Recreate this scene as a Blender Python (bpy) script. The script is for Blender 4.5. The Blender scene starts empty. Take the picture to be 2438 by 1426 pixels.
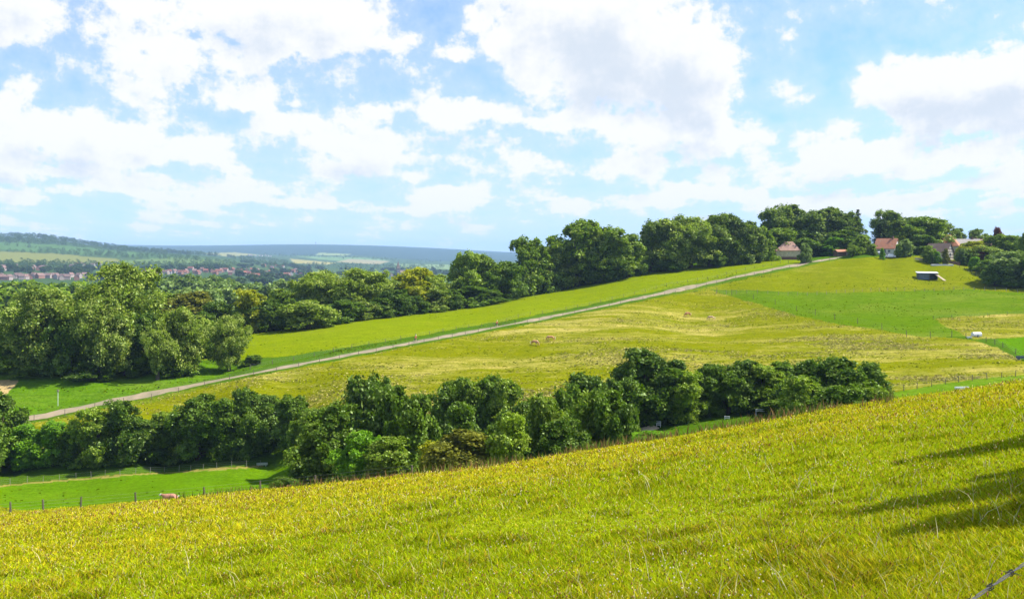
import bpy, math, random
import numpy as np
from mathutils import Vector, Matrix
R = math.radians
scene = bpy.context.scene
col = scene.collection

# ------------------------------------------------------------------ camera
F, CX, HY = 2111.0, 1219.0, 607.0          # focal length (photo px), centre column, horizon row
cam = bpy.data.cameras.new("camera")
cam.sensor_width = 36.0
cam.lens = 36.0 * F / 2438.0
cam.shift_y = -(713.0 - HY) / 2438.0
cam.clip_start, cam.clip_end = 0.1, 60000.0
camo = bpy.data.objects.new("camera", cam); col.objects.link(camo)
camo.location = (0, 0, 0); camo.rotation_euler = (R(90), 0, 0)
scene.camera = camo

# ------------------------------------------------------------------ exposure
vs = scene.view_settings
vs.view_transform = 'Standard'; vs.look = 'None'; vs.gamma = 1.0
vs.exposure = 0.98
scene.cycles.max_bounces = 6
scene.cycles.diffuse_bounces = 3
scene.cycles.transmission_bounces = 4
scene.cycles.volume_bounces = 0
scene.cycles.volume_step_rate = 10

# ------------------------------------------------------------------ sun + sky
SUN_AZ, SUN_EL = 86.0, 52.0                 # azimuth to the right of the view, elevation
sd = Vector((math.sin(R(SUN_AZ)) * math.cos(R(SUN_EL)), math.cos(R(SUN_AZ)) * math.cos(R(SUN_EL)), math.sin(R(SUN_EL))))
sun = bpy.data.lights.new("sun", 'SUN'); sun.energy = 4.9; sun.angle = R(0.5); sun.color = (1.0, 0.95, 0.86)
suno = bpy.data.objects.new("sun", sun); col.objects.link(suno)
suno.rotation_euler = sd.to_track_quat('Z', 'Y').to_euler()

class NT:
    """tiny helper for building node trees"""
    def __init__(s, tree): s.t = tree
    def n(s, typ, **kw):
        nd = s.t.nodes.new(typ)
        for k, v in kw.items():
            if k.startswith('i_'):
                key = k[2:]; key = int(key) if key.isdigit() else key
                s.put(nd.inputs[key], v)
            else: setattr(nd, k, v)
        return nd
    def put(s, sock, v):
        if isinstance(v, bpy.types.NodeSocket): s.t.links.new(v, sock)
        else: sock.default_value = v
    def m(s, op, a, b=0.0, c=0.0, clamp=False):
        nd = s.t.nodes.new('ShaderNodeMath'); nd.operation = op; nd.use_clamp = clamp
        for i, v in enumerate((a, b, c)): s.put(nd.inputs[i], v)
        return nd.outputs[0]
    def v(s, op, a, b=(0, 0, 0), c=(0, 0, 0)):
        nd = s.t.nodes.new('ShaderNodeVectorMath'); nd.operation = op
        s.put(nd.inputs[0], a); s.put(nd.inputs[1], b)
        if op == 'MULTIPLY_ADD': s.put(nd.inputs[2], c)
        return nd.outputs['Value'] if op in ('DOT_PRODUCT', 'LENGTH') else nd.outputs[0]
    def noise(s, vec, scale, detail=3.0, rough=0.5, col=False, dist=0.0):
        nd = s.t.nodes.new('ShaderNodeTexNoise'); s.put(nd.inputs['Vector'], vec)
        nd.inputs['Scale'].default_value = scale; nd.inputs['Detail'].default_value = detail
        nd.inputs['Roughness'].default_value = rough; nd.inputs['Distortion'].default_value = dist
        return nd.outputs['Color' if col else 'Fac']
    def ramp(s, v, a, b, lo=0.0, hi=1.0, smooth=True):
        nd = s.t.nodes.new('ShaderNodeMapRange'); nd.interpolation_type = 'SMOOTHSTEP' if smooth else 'LINEAR'
        s.put(nd.inputs['Value'], v)
        nd.inputs['From Min'].default_value = a; nd.inputs['From Max'].default_value = b
        nd.inputs['To Min'].default_value = lo; nd.inputs['To Max'].default_value = hi
        return nd.outputs[0]
    def mix(s, f, a, b, mode='MIX'):
        nd = s.t.nodes.new('ShaderNodeMix'); nd.data_type = 'RGBA'; nd.blend_type = mode
        s.put(nd.inputs[0], f)
        for sock, v in ((nd.inputs[6], a), (nd.inputs[7], b)):
            s.put(sock, v if isinstance(v, bpy.types.NodeSocket) else tuple(v) + ((1,) if len(v) == 3 else ()))
        return nd.outputs[2]

world = bpy.data.worlds.new("World"); scene.world = world; world.use_nodes = True
world.cycles.sampling_method = 'MANUAL'; world.cycles.sample_map_resolution = 256
wt = world.node_tree; wt.nodes.clear(); W = NT(wt)
CLOUDS = [  # cloud masses: where they float in the sky (column, row, half width, half height, weight)
 (640, 20, 300, 70, .75), (800, 90, 190, 60, .62), (430, 130, 200, 85, .6), (330, 200, 150, 60, .35), (1400, 50, 230, 110, 1.0), (1540, 130, 220, 120, 1.1),
 (1650, 200, 150, 60, .9), (1290, 150, 130, 90, .5), (1075, 118, 75, 32, .6), (2320, 210, 230, 90, 1.0), (2070, 205, 90, 40, .75), (2180, 150, 90, 40, .7), (2400, 270, 200, 70, .5),
 (590, 245, 130, 38, .6), (230, 310, 220, 60, .6), (420, 350, 160, 45, .5), (40, 50, 190, 80, .38), (20, 230, 60, 40, .5), (0, 370, 70, 35, .7), (1110, 275, 140, 50, .72), (900, 275, 110, 33, .55),
 (700, 300, 150, 40, .4), (1400, 290, 220, 40, .5), (1750, 320, 330, 55, .62), (2150, 380, 320, 45, .62), (1500, 350, 400, 40, .3), (850, 345, 260, 40, .42), (1080, 465, 95, 28, .62), (1010, 425, 50, 22, .5),
 (480, 420, 280, 35, .42), (1850, 400, 420, 35, .36), (2350, 450, 260, 30, .38), (1500, 500, 90, 14, .4), (1330, 475, 120, 22, .3), (150, 400, 200, 30, .25), (900, 400, 260, 28, .3),
 (860, 205, 110, 60, -.5), (790, 150, 60, 30, -.25), (1040, 200, 130, 50, -.35), (1020, 40, 40, 90, -.3), (1880, 90, 110, 120, -.75), (2090, 40, 330, 60, -.8), (1900, 240, 60, 60, -.5), (2080, 300, 80, 30, -.35), (1230, 400, 50, 60, -.12),
 (380, 455, 420, 24, .46), (950, 485, 380, 18, .42), (1750, 470, 520, 22, .50), (1300, 400, 300, 26, .42), (120, 400, 260, 26, .45), (2250, 500, 300, 18, .42), (1180, 590, 1700, 35, -.2), (1350, 225, 90, 20, -.15)]
def field_group():
    g = bpy.data.node_groups.new("cloud_field", 'ShaderNodeTree')
    g.interface.new_socket('UV', in_out='INPUT', socket_type='NodeSocketVector')
    g.interface.new_socket('Field', in_out='OUTPUT', socket_type='NodeSocketFloat')
    G = NT(g); gi = g.nodes.new('NodeGroupInput'); go = g.nodes.new('NodeGroupOutput')
    uv = gi.outputs[0]
    warp = G.v('SUBTRACT', G.noise(uv, 8.0, 6.0, .62, True), (.5, .5, .5))
    wuv = G.v('MULTIPLY_ADD', warp, (.11, .075, 0), uv)
    acc = None
    for (px, py, rx, ry, w) in CLOUDS:
        cu, cv, iu, iv = (px - CX) / F, (HY - py) / F, F / rx / 1.1, F / ry / 1.1
        q = G.v('MULTIPLY_ADD', wuv, (iu, iv, 0), (-cu * iu, -cv * iv, 0))
        e = G.m('EXPONENT', G.m('MULTIPLY', G.v('DOT_PRODUCT', q, q), -1.0))
        e = G.m('MULTIPLY', e, w)
        if acc is None: acc = e
        elif w > 0: acc = G.m('SMOOTH_MAX', acc, e, .12)
        else: acc = G.m('ADD', acc, e)
    # puffs get smaller and flatter towards the horizon
    sx = G.n('ShaderNodeSeparateXYZ', i_0=uv)
    d = G.m('ADD', sx.outputs[1], .075)
    p = G.n('ShaderNodeCombineXYZ'); G.put(p.inputs[0], G.m('DIVIDE', sx.outputs[0], d)); G.put(p.inputs[1], G.m('DIVIDE', .42, d))
    n1 = G.noise(p.outputs[0], 1.7, 8.0, .60)
    n2 = G.noise(uv, 15.0, 7.0, .66)
    f = G.m('MULTIPLY_ADD', n1, 1.45, acc); f = G.m('MULTIPLY_ADD', n2, 1.75, f)
    f = G.m('SUBTRACT', f, 1.56)
    g.links.new(f, go.inputs[0])
    return g
tc = W.n('ShaderNodeTexCoord')
sep = W.n('ShaderNodeSeparateXYZ', i_0=tc.outputs['Generated'])
dy = W.m('MAXIMUM', W.m('ABSOLUTE', sep.outputs[1]), .12)
dz = W.m('MAXIMUM', sep.outputs[2], 0.004)
uvc = W.n('ShaderNodeCombineXYZ'); W.put(uvc.inputs[0], W.m('DIVIDE', sep.outputs[0], dy)); W.put(uvc.inputs[1], W.m('MINIMUM', W.m('DIVIDE', dz, dy), 1.6))
fg_ = field_group()
f1 = W.n('ShaderNodeGroup', node_tree=fg_); W.put(f1.inputs[0], uvc.outputs[0])
f2 = W.n('ShaderNodeGroup', node_tree=fg_); W.put(f2.inputs[0], W.v('ADD', uvc.outputs[0], (.006, .030, 0)))
skyv = W.n('ShaderNodeCombineXYZ'); W.put(skyv.inputs[0], sep.outputs[0]); W.put(skyv.inputs[1], sep.outputs[1]); W.put(skyv.inputs[2], W.m('ADD', dz, .10))
sky = W.n('ShaderNodeTexSky', sky_type='NISHITA', sun_disc=False, sun_elevation=R(SUN_EL), sun_rotation=R(SUN_AZ), altitude=100, air_density=1.0, dust_density=.6, ozone_density=1.2)
W.put(sky.inputs['Vector'], skyv.outputs[0])
SKYS = 0.108
dens = W.ramp(f1.outputs[0], .16, .40)
veil = W.ramp(f1.outputs[0], -.40, .35, 0, .38)
thick = W.m('MULTIPLY', W.ramp(f2.outputs[0], .36, 1.05), 1.0)
tint = W.mix(1.0, sky.outputs[0], (.88, 1.06, 1.50), 'MULTIPLY')
horiz = W.m('POWER', W.m('SUBTRACT', 1.0, W.m('MINIMUM', W.m('MULTIPLY', uvc.outputs[0].node.inputs[1].links[0].from_socket, 4.2), 1.0)), 1.4)
base = W.mix(W.m('MULTIPLY', horiz, .75), tint, (3.2, 4.0, 4.85))
c_lit, c_dim = (4.85, 4.85, 4.85), (3.5, 3.85, 4.3)
ccol = W.mix(thick, c_lit, c_dim)
skyc = W.mix(veil, base, (4.3, 4.6, 4.8))
skyc = W.mix(dens, skyc, ccol)
bg = W.n('ShaderNodeBackground', i_Strength=SKYS); W.put(bg.inputs['Color'], skyc)
wo = W.n('ShaderNodeOutputWorld'); wt.links.new(bg.outputs[0], wo.inputs['Surface'])

# ------------------------------------------------------------------ helpers: tagging
def tag(o, label=None, cat=None, group=None, kind=None):
    if label: o['label'] = label
    if cat: o['category'] = cat
    if group: o['group'] = group
    if kind: o['kind'] = kind
    return o
def empty(name, loc=(0, 0, 0), rz=0.0):
    o = bpy.data.objects.new(name, None); col.objects.link(o)
    o.empty_display_size = .3; o.location = loc; o.rotation_euler = (0, 0, rz); return o
def link_mesh(name, me, mat=None, parent=None):
    o = bpy.data.objects.new(name, me); col.objects.link(o)
    if mat is not None:
        if not me.materials: me.materials.append(mat)
    if parent is not None: o.parent = parent
    return o
class MB:
    """collects simple shapes into one mesh"""
    def __init__(s): s.v = []; s.f = []
    def add(s, vs_, fs):
        b = len(s.v); s.v += [tuple(p) for p in vs_]; s.f += [tuple(i + b for i in f) for f in fs]; return s
    def box(s, c, d, rz=0.0, taper=1.0):
        x, y, z = d[0] / 2, d[1] / 2, d[2] / 2; cs, sn = math.cos(rz), math.sin(rz); P = []
        for k, t in ((-1, 1.0), (1, taper)):
            for i, j in ((-1, -1), (1, -1), (1, 1), (-1, 1)):
                a, b = i * x * t, j * y * t
                P.append((c[0] + a * cs - b * sn, c[1] + a * sn + b * cs, c[2] + k * z))
        return s.add(P, [(3, 2, 1, 0), (4, 5, 6, 7), (0, 1, 5, 4), (1, 2, 6, 5), (2, 3, 7, 6), (3, 0, 4, 7)])
    def tube(s, pts, rads, n=6, cap=True):
        pts = [Vector(p) for p in pts]
        if not isinstance(rads, (list, tuple)): rads = [rads] * len(pts)
        P = []; F_ = []
        for i, p in enumerate(pts):
            t = (pts[min(i + 1, len(pts) - 1)] - pts[max(i - 1, 0)]).normalized()
            a = t.orthogonal().normalized(); b = t.cross(a)
            if abs(t.z) > .9:
                a = Vector((1, 0, 0)); a = (a - t * a.dot(t)).normalized(); b = t.cross(a)
            for k in range(n):
                an = 2 * math.pi * k / n
                P.append(p + (a * math.cos(an) + b * math.sin(an)) * rads[i])
        for i in range(len(pts) - 1):
            for k in range(n):
                q = (k + 1) % n
                F_.append((i * n + k, i * n + q, (i + 1) * n + q, (i + 1) * n + k))
        if cap: F_ += [tuple(range(n - 1, -1, -1)), tuple((len(pts) - 1) * n + k for k in range(n))]
        return s.add(P, F_)
    def ball(s, c, r, nu=10, nv=7):
        P = []; F_ = []
        for i in range(nv + 1):
            th = math.pi * i / nv
            for k in range(nu):
                ph = 2 * math.pi * k / nu
                P.append((c[0] + r[0] * math.sin(th) * math.cos(ph), c[1] + r[1] * math.sin(th) * math.sin(ph), c[2] + r[2] * math.cos(th)))
        for i in range(nv):
            for k in range(nu):
                q = (k + 1) % nu; F_.append((i * nu + k, (i + 1) * nu + k, (i + 1) * nu + q, i * nu + q))
        return s.add(P, F_)
    def mesh(s, name='m', smooth=False):
        me = bpy.data.meshes.new(name); me.from_pydata(s.v, [], s.f); me.validate(); me.update()
        if smooth: me.polygons.foreach_set('use_smooth', [True] * len(me.polygons))
        return me
    def build(s, name, mat, parent=None, smooth=False):
        return link_mesh(name, s.mesh(name, smooth), mat, parent)
def np_mesh(name, V, tris=None, quads=None, color=None, smooth=False, extra=None):
    """fast mesh from numpy arrays"""
    me = bpy.data.meshes.new(name); V = np.asarray(V, np.float32)
    me.vertices.add(len(V)); me.vertices.foreach_set('co', V.ravel())
    loops, starts = [], []; off = 0
    for arr, k in ((quads, 4), (tris, 3)):
        if arr is not None and len(arr):
            loops.append(np.asarray(arr, np.int32).ravel()); starts.append(off + np.arange(len(arr), dtype=np.int32) * k); off += len(arr) * k
    loops = np.concatenate(loops); starts = np.concatenate(starts)
    me.loops.add(len(loops)); me.loops.foreach_set('vertex_index', loops)
    me.polygons.add(len(starts)); me.polygons.foreach_set('loop_start', starts)
    if smooth: me.polygons.foreach_set('use_smooth', np.ones(len(starts), bool))
    if color is not None:
        a = me.color_attributes.new('Col', 'FLOAT_COLOR', 'POINT')
        c = np.ones((len(V), 4), np.float32); c[:, :color.shape[1]] = color; a.data.foreach_set('color', c.ravel())
    for nm, arr in (extra or {}).items():
        a = me.attributes.new(nm, 'FLOAT', 'POINT'); a.data.foreach_set('value', np.asarray(arr, np.float32))
    me.update(calc_edges=True); return me
rng = np.random.default_rng(7)
random.seed(7)
# smooth value noise in numpy (for relief and planting, world metres)
_T = rng.random((256, 256))
def vnoise(x, y, s=1.0):
    x = np.asarray(x, float) / s + 1000.3; y = np.asarray(y, float) / s + 2000.7
    i = np.floor(x).astype(int); j = np.floor(y).astype(int); fx = x - i; fy = y - j
    fx = fx * fx * (3 - 2 * fx); fy = fy * fy * (3 - 2 * fy)
    g = lambda a, b: _T[a % 256, b % 256]
    return (g(i, j) * (1 - fx) + g(i + 1, j) * fx) * (1 - fy) + (g(i, j + 1) * (1 - fx) + g(i + 1, j + 1) * fx) * fy
def fnoise(x, y, s, o=3):
    t = 0; a = .5
    for k in range(o): t = t + a * vnoise(x + k * 17.1, y - k * 9.3, s / 2 ** k); a /= 2
    return t / (1 - .5 ** o)

# ------------------------------------------------------------------ the lie of the land
CREST = [(-900, 1290, 100), (0, 1215, 95), (405, 1196, 95), (720, 1160, 88), (1050, 1128, 80), (1219, 1103, 76), (1500, 1060, 72), (1700, 1014, 70), (1900, 987, 68), (2100, 960, 65), (2300, 930, 62), (2438, 905, 60), (3300, 780, 60)]
_cu = np.array([(c[0] - CX) / F for c in CREST]); _cY = np.array([c[2] for c in CREST], float)
_cg = np.array([(c[1] - HY) / F for c in CREST]) - 1.7 / _cY
_pg = np.polyfit(_cu, _cg, 4)
def g_of(u): return np.polyval(_pg, np.clip(u, -.95, .95))
def yc_of(u): return np.interp(u, _cu, _cY)
CP = [(-400, 1240, 120), (-400, 1150, 150), (-400, 1010, 180), (-400, 890, 210), (0, 1212, 105), (405, 1190, 118), (405, 1165, 128), (405, 1120, 148), (0, 1155, 140), (0, 1120, 150),
 (200, 1140, 143), (650, 1108, 150), (400, 1098, 156), 
 (200, 930, 180), (100, 900, 190), (300, 890, 196), (550, 884, 199), (585, 857, 206), (585, 797, 255), (820, 828, 215), (800, 765, 275), (1000, 742, 300), (1250, 755, 262), (1250, 708, 325),
 (1500, 706, 296), (1500, 653, 350), (1750, 660, 322), (1800, 620, 385), (1905, 619, 375), (300, 985, 168), (600, 940, 171), (800, 950, 165), (1000, 880, 188), (1000, 950, 158),
 (720, 1130, 130), (880, 1100, 130), (1200, 1062, 130), (1500, 1020, 130), (1700, 995, 130), (1900, 990, 125), (2100, 960, 135), (2250, 930, 145), (2438, 912, 150), (2900, 900, 150),
 (1200, 850, 205), (1272, 824, 218), (1310, 812, 225), (1200, 950, 152), (1400, 900, 168), (1400, 950, 148), (1640, 755, 275), (1694, 764, 268), (1600, 830, 205), (1700, 700, 303), (1900, 750, 265),
 (2000, 830, 205), (1950, 860, 185), (2100, 900, 162), (2300, 870, 173), (2438, 860, 178), (2438, 885, 163), (2320, 802, 222), (2438, 800, 224), (2200, 800, 225), (2050, 770, 248), (2220, 758, 255), (2438, 750, 258),
 (1720, 695, 308), (2000, 700, 300), (2300, 690, 308), (2438, 698, 302), (2205, 668, 328), (1900, 665, 330), (2100, 640, 345), (2000, 625, 354), (2070, 611, 354), (2150, 611, 355), (2250, 624, 350), (2320, 655, 335), (2438, 650, 340),
 (2000, 606, 380), (2150, 604, 380), (2300, 606, 390), (2438, 609, 390), (2150, 604, 450), (2150, 614, 600), (1800, 616, 450), (1800, 627, 600), (1500, 650, 420), (1500, 665, 600), (1250, 716, 420), (1250, 715, 600),
 (1000, 760, 420), (1000, 735, 700), (700, 785, 420), (700, 745, 700), (300, 830, 420), (300, 755, 700), (0, 830, 420), (0, 755, 700), (-500, 850, 420), (-500, 755, 700),
 (100, 668, 1500), (500, 662, 1700), (650, 665, 1800), (950, 662, 2300), (1100, 660, 2300), (100, 640, 2000), (100, 625, 2400), (100, 600, 2900), (100, 583, 3300), (100, 568, 3700), (100, 574, 4500), (0, 565, 3700), (200, 583, 3700),
 (-500, 640, 2000), (-500, 570, 3700), (-500, 580, 5000), (300, 640, 2200), (300, 615, 2900), (300, 601, 3400), (300, 595, 3900), (300, 599, 5000), (500, 645, 2200), (500, 620, 3000), (450, 607, 3600), (550, 640, 2500),
 (600, 628, 3200), (750, 630, 4000), (700, 615, 5500), (900, 627, 5000), (850, 611, 6500), (1000, 640, 3600), (1050, 632, 4500), (550, 588, 9000), (700, 586, 9000), (900, 590, 9000), (1100, 599, 9000), (1200, 606, 9000),
 (1250, 607, 9000), (1500, 607, 9000), (2438, 607, 9000), (700, 605, 7200), (1000, 617, 7200), (1150, 621, 7200), (300, 583, 14000), (450, 586, 14000), (700, 590, 16000), (1200, 607, 16000), (0, 583, 14000), (-600, 584, 15000), (2438, 607, 16000),
 (1800, 630, 2000), (2438, 630, 2000), (1400, 640, 2500), (3100, 640, 360), (3100, 800, 230), (3100, 607, 600)]
ROADP = [(-260, 1075, 148), (-100, 1036, 156), (50, 1000, 166), (200, 969, 173), (300, 949, 177), (400, 929, 182), (500, 910, 187), (600, 890, 192.5), (700, 870.5, 198), (823, 847, 206), (900, 831, 214), (983, 815, 224), (1080, 797, 237), (1180, 780, 250), (1300, 757, 265), (1400, 737, 277), (1500, 714, 290),
         (1600, 692, 303), (1700, 672, 317), (1800, 650, 330), (1880, 634, 341), (1940, 622, 352), (2000, 613, 362)]
CP += [(p[0], p[1], p[2]) for p in ROADP if p[:2] not in [c[:2] for c in CP]]
KU = 3.0
_A = np.array([((p[0] - CX) / F * KU, math.log(p[2]), (p[1] - HY) / F) for p in CP])
def _phi(r2): return np.where(r2 > 1e-12, .5 * r2 * np.log(r2 + 1e-12), 0)
def _fit(A):
    n = len(A); d2 = ((A[:, None, :2] - A[None, :, :2]) ** 2).sum(-1)
    M = np.zeros((n + 3, n + 3)); M[:n, :n] = _phi(d2) + np.eye(n) * 2.5e-3
    M[:n, n:] = np.c_[np.ones(n), A[:, :2]]; M[n:, :n] = M[:n, n:].T
    return np.linalg.solve(M, np.r_[A[:, 2], 0, 0, 0])
_w = _fit(_A)
def z_valley(x, y):
    Y = np.clip(y, 60, None); u = np.clip(x / Y, -1.0, 1.05) * KU; v = np.log(Y); out = np.empty(u.shape)
    for a in range(0, len(u), 20000):
        q = np.c_[u[a:a + 20000], v[a:a + 20000]]
        d2 = ((q[:, None, :] - _A[None, :, :2]) ** 2).sum(-1)
        out[a:a + 20000] = _phi(d2) @ _w[:-3] + _w[-3] + q @ _w[-2:]
    return -out * Y
_ry = np.array([p[2] for p in ROADP], float); _rt = (_ry - 240) / 110
_px = np.polyfit(_rt, [(p[0] - CX) / F * p[2] for p in ROADP], 7); _pz = np.polyfit(_rt, [(HY - p[1]) / F * p[2] for p in ROADP], 6)
def lane_x(y): return np.polyval(_px, (np.clip(y, 148, 362) - 240) / 110)
def lane_z(y): return np.polyval(_pz, (np.clip(y, 148, 362) - 240) / 110)
def H(x, y, relief=False):
    x = np.atleast_1d(np.asarray(x, float)); y = np.atleast_1d(np.asarray(y, float))
    x, y = np.broadcast_arrays(x, y); shp = x.shape; x = x.ravel(); y = y.ravel()
    u = x / np.maximum(y, 8.0); uc = np.clip(u, -1, 1)
    d = np.maximum(y - yc_of(uc), 0)
    k = np.interp(uc, [-.58, -.25, -.1, .2, .6], [.003, .006, .02, .03, .03])
    zf = -1.7 - y * g_of(uc) - k * d * d
    zf = np.where(y < 0, -1.7 + np.minimum(-y, 60) * .08, zf)
    zf = zf + (vnoise(x, y, 9.0) - .5) * .35 * np.clip((y - 6) / 25, 0, 1) + (vnoise(x, y, 3.0) - .5) * .10
    zv = np.full(x.shape, -500.0); m = y > 62
    if m.any(): zv[m] = z_valley(x[m], y[m])
    k = (y > 130) & (y < 385)                  # the lane is graded into the slope
    if k.any(): zv[k] += (lane_z(y[k]) - z_valley(lane_x(y[k]), y[k])) * np.exp(-((x[k] - lane_x(y[k])) / 16) ** 2) * np.clip((y[k] - 130) / 18, 0, 1) * np.clip((385 - y[k]) / 23, 0, 1)
    hh = 1.2; t = np.clip(.5 + .5 * (zf - zv) / hh, 0, 1)
    z = zv * (1 - t) + zf * t + hh * t * (1 - t) * .5
    return z.reshape(shp)
def h1(x, y): return float(H(x, y)[0])
def pt(px, Y): x = (px - CX) / F * Y; return (x, Y, h1(x, Y))
def gp(px, py, lo=96, hi=420):
    """the ground point seen at this place of the photo, between two distances"""
    Y = np.exp(np.linspace(math.log(lo), math.log(hi), 600)); x = (px - CX) / F * Y
    q = HY - F * H(x, Y) / Y; vis = np.minimum.accumulate(q)
    idx = np.where(vis <= py)[0]
    i = idx[0] if len(idx) else int(np.argmin(np.abs(q - py)))
    return (float(x[i]), float(Y[i]), h1(x[i], Y[i]))
def proj(x, y, z): return CX + F * x / y, HY - F * z / y
def inpoly(px, py, poly):
    c = np.zeros(np.shape(px), bool); n = len(poly)
    for i in range(n):
        (x1, y1), (x2, y2) = poly[i], poly[(i + 1) % n]
        if y1 == y2: continue
        c ^= ((y1 > py) != (y2 > py)) & (px < (x2 - x1) * (py - y1) / (y2 - y1) + x1)
    return c

# ------------------------------------------------------------------ materials
def mat_new(name):
    m = bpy.data.materials.new(name); m.use_nodes = True; m.node_tree.nodes.clear(); return m, NT(m.node_tree)
def out_surf(N, sh):
    o = N.n('ShaderNodeOutputMaterial'); N.t.links.new(sh, o.inputs['Surface'])
def simple_mat(name, c, rough=.8, var=.15, scale=3.0, c2=None, spec=.3, metal=0.0, bump=0.0):
    m, N = mat_new(name)
    co = N.n('ShaderNodeTexCoord').outputs['Object']
    f = N.noise(co, scale, 5.0, .6)
    f = N.ramp(f, .3, .7)
    c2 = c2 or tuple(v * (1 - var) for v in c)
    cc = N.mix(f, c2, c)
    b = N.n('ShaderNodeBsdfPrincipled', i_Roughness=rough, i_Metallic=metal); b.inputs['Specular IOR Level'].default_value = spec
    N.put(b.inputs['Base Color'], cc)
    if bump:
        bp = N.n('ShaderNodeBump', i_Strength=bump, i_Distance=.05); N.put(bp.inputs['Height'], N.noise(co, scale * 4, 4)); N.put(b.inputs['Normal'], bp.outputs[0])
    out_surf(N, b.outputs[0]); return m
def leaf_mat(name, dark, light, pale, palew=.25, trans=.30, back=None, gloss=.02):
    """foliage: 'tone' picks the green of each leaf cluster, a few leaves turn their pale side"""
    m, N = mat_new(name)
    at = N.n('ShaderNodeAttribute', attribute_name='Col')
    s = N.n('ShaderNodeSeparateColor'); N.put(s.inputs[0], at.outputs['Color'])
    oi = N.n('ShaderNodeObjectInfo')
    t = N.m('ADD', s.outputs[0], N.m('MULTIPLY_ADD', oi.outputs['Random'], .36, -.18), clamp=True)
    c = N.mix(t, dark, light)
    c = N.mix(N.m('MULTIPLY', s.outputs[1], palew), c, pale)
    d = N.n('ShaderNodeBsdfDiffuse'); N.put(d.inputs[0], c)
    tr = N.n('ShaderNodeBsdfTranslucent'); N.put(tr.inputs[0], N.mix(1.0, c, back or (1.25, 1.35, .5), 'MULTIPLY'))
    g = N.n('ShaderNodeBsdfGlossy', i_Roughness=.42); N.put(g.inputs[0], (.8, 1, .6, 1))
    a = N.n('ShaderNodeMixShader', i_0=trans); N.t.links.new(d.outputs[0], a.inputs[1]); N.t.links.new(tr.outputs[0], a.inputs[2])
    b = N.n('ShaderNodeMixShader', i_0=gloss); N.t.links.new(a.outputs[0], b.inputs[1]); N.t.links.new(g.outputs[0], b.inputs[2])
    out_surf(N, b.outputs[0]); return m
def blade_mat(name, trans=.35, gloss=.0, sat=1.0):
    m, N = mat_new(name)
    at = N.n('ShaderNodeAttribute', attribute_name='Col')
    d = N.n('ShaderNodeBsdfDiffuse'); N.put(d.inputs[0], at.outputs['Color'])
    tr = N.n('ShaderNodeBsdfTranslucent'); N.put(tr.inputs[0], at.outputs['Color'])
    a = N.n('ShaderNodeMixShader', i_0=trans); N.t.links.new(d.outputs[0], a.inputs[1]); N.t.links.new(tr.outputs[0], a.inputs[2])
    out_surf(N, a.outputs[0]); return m

M_leaf = leaf_mat('leaf_dark_green', (.023, .064, .003), (.130, .225, .006), (.36, .42, .10), .28, .32)
M_leaf_mid = leaf_mat('leaf_mid_green', (.050, .110, .004), (.240, .350, .010), (.50, .54, .12), .36, .36)
M_leaf_pale = leaf_mat('leaf_pale_turned', (.055, .100, .008), (.235, .330, .012), (.60, .66, .17), .58, .34)
M_leaf_lime = leaf_mat('leaf_yellow_green', (.14, .20, .004), (.44, .42, .006), (.62, .56, .06), .35, .38)
M_leaf_bright = leaf_mat('leaf_bright_green', (.05, .15, .006), (.22, .42, .010), (.40, .52, .06), .2, .38)
M_leaf_olive = leaf_mat('leaf_olive', (.07, .08, .008), (.21, .21, .015), (.32, .30, .06), .25, .28)
M_leaf_grey = leaf_mat('leaf_grey_green', (.07, .13, .025), (.25, .34, .07), (.48, .54, .22), .40, .30)
M_leaf_hill = leaf_mat('leaf_hilltop', (.036, .080, .007), (.175, .255, .016), (.44, .47, .16), .40, .32)
M_leaf_red = leaf_mat('leaf_copper', (.05, .010, .012), (.16, .03, .03), (.25, .08, .07), .2, .25)
M_leaf_far = leaf_mat('leaf_far', (.022, .055, .010), (.090, .150, .024), (.22, .28, .08), .25, .25)
M_leaf_con = leaf_mat('needle_dark', (.010, .026, .006), (.045, .090, .014), (.14, .20, .07), .2, .2)
M_bark = simple_mat('bark', (.10, .08, .055), .9, .4, 6.0, bump=.5)
M_post = simple_mat('weathered_post', (.16, .13, .10), .9, .4, 8.0)
M_post_pale = simple_mat('pale_post', (.30, .28, .23), .85, .3, 8.0)
M_wire = simple_mat('fence_wire', (.30, .30, .30), .5, .3, 9.0, metal=.6)
M_road = simple_mat('lane_surface', (.27, .21, .13), .95, .25, .35, c2=(.17, .15, .085))
M_white = simple_mat('white_paint', (.75, .75, .73), .6, .1, 3.0)
M_grass = blade_mat('grass_blades', .38)
M_straw = blade_mat('straw_tufts', .25)

# ------------------------------------------------------------------ ground: one sheet from behind the camera to the horizon
def resample(P, step):
    P = [np.array(p, float) for p in P]; out = [P[0]]
    for a, b in zip(P[:-1], P[1:]):
        n = max(1, int(np.linalg.norm(b - a) / step))
        for k in range(1, n + 1): out.append(a + (b - a) * k / n)
    return np.array(out)
_yy = np.linspace(148.5, 362, 120); road_xy = resample(np.c_[lane_x(_yy), _yy], 2.5)
def dist_poly(x, y, P):
    """distance to a polyline"""
    best = np.full(np.shape(x), 1e9)
    for a, b in zip(P[:-1], P[1:]):
        d = b - a; L = (d ** 2).sum()
        t = np.clip(((x - a[0]) * d[0] + (y - a[1]) * d[1]) / L, 0, 1)
        best = np.minimum(best, np.hypot(x - a[0] - t * d[0], y - a[1] - t * d[1]))
    return best

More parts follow.
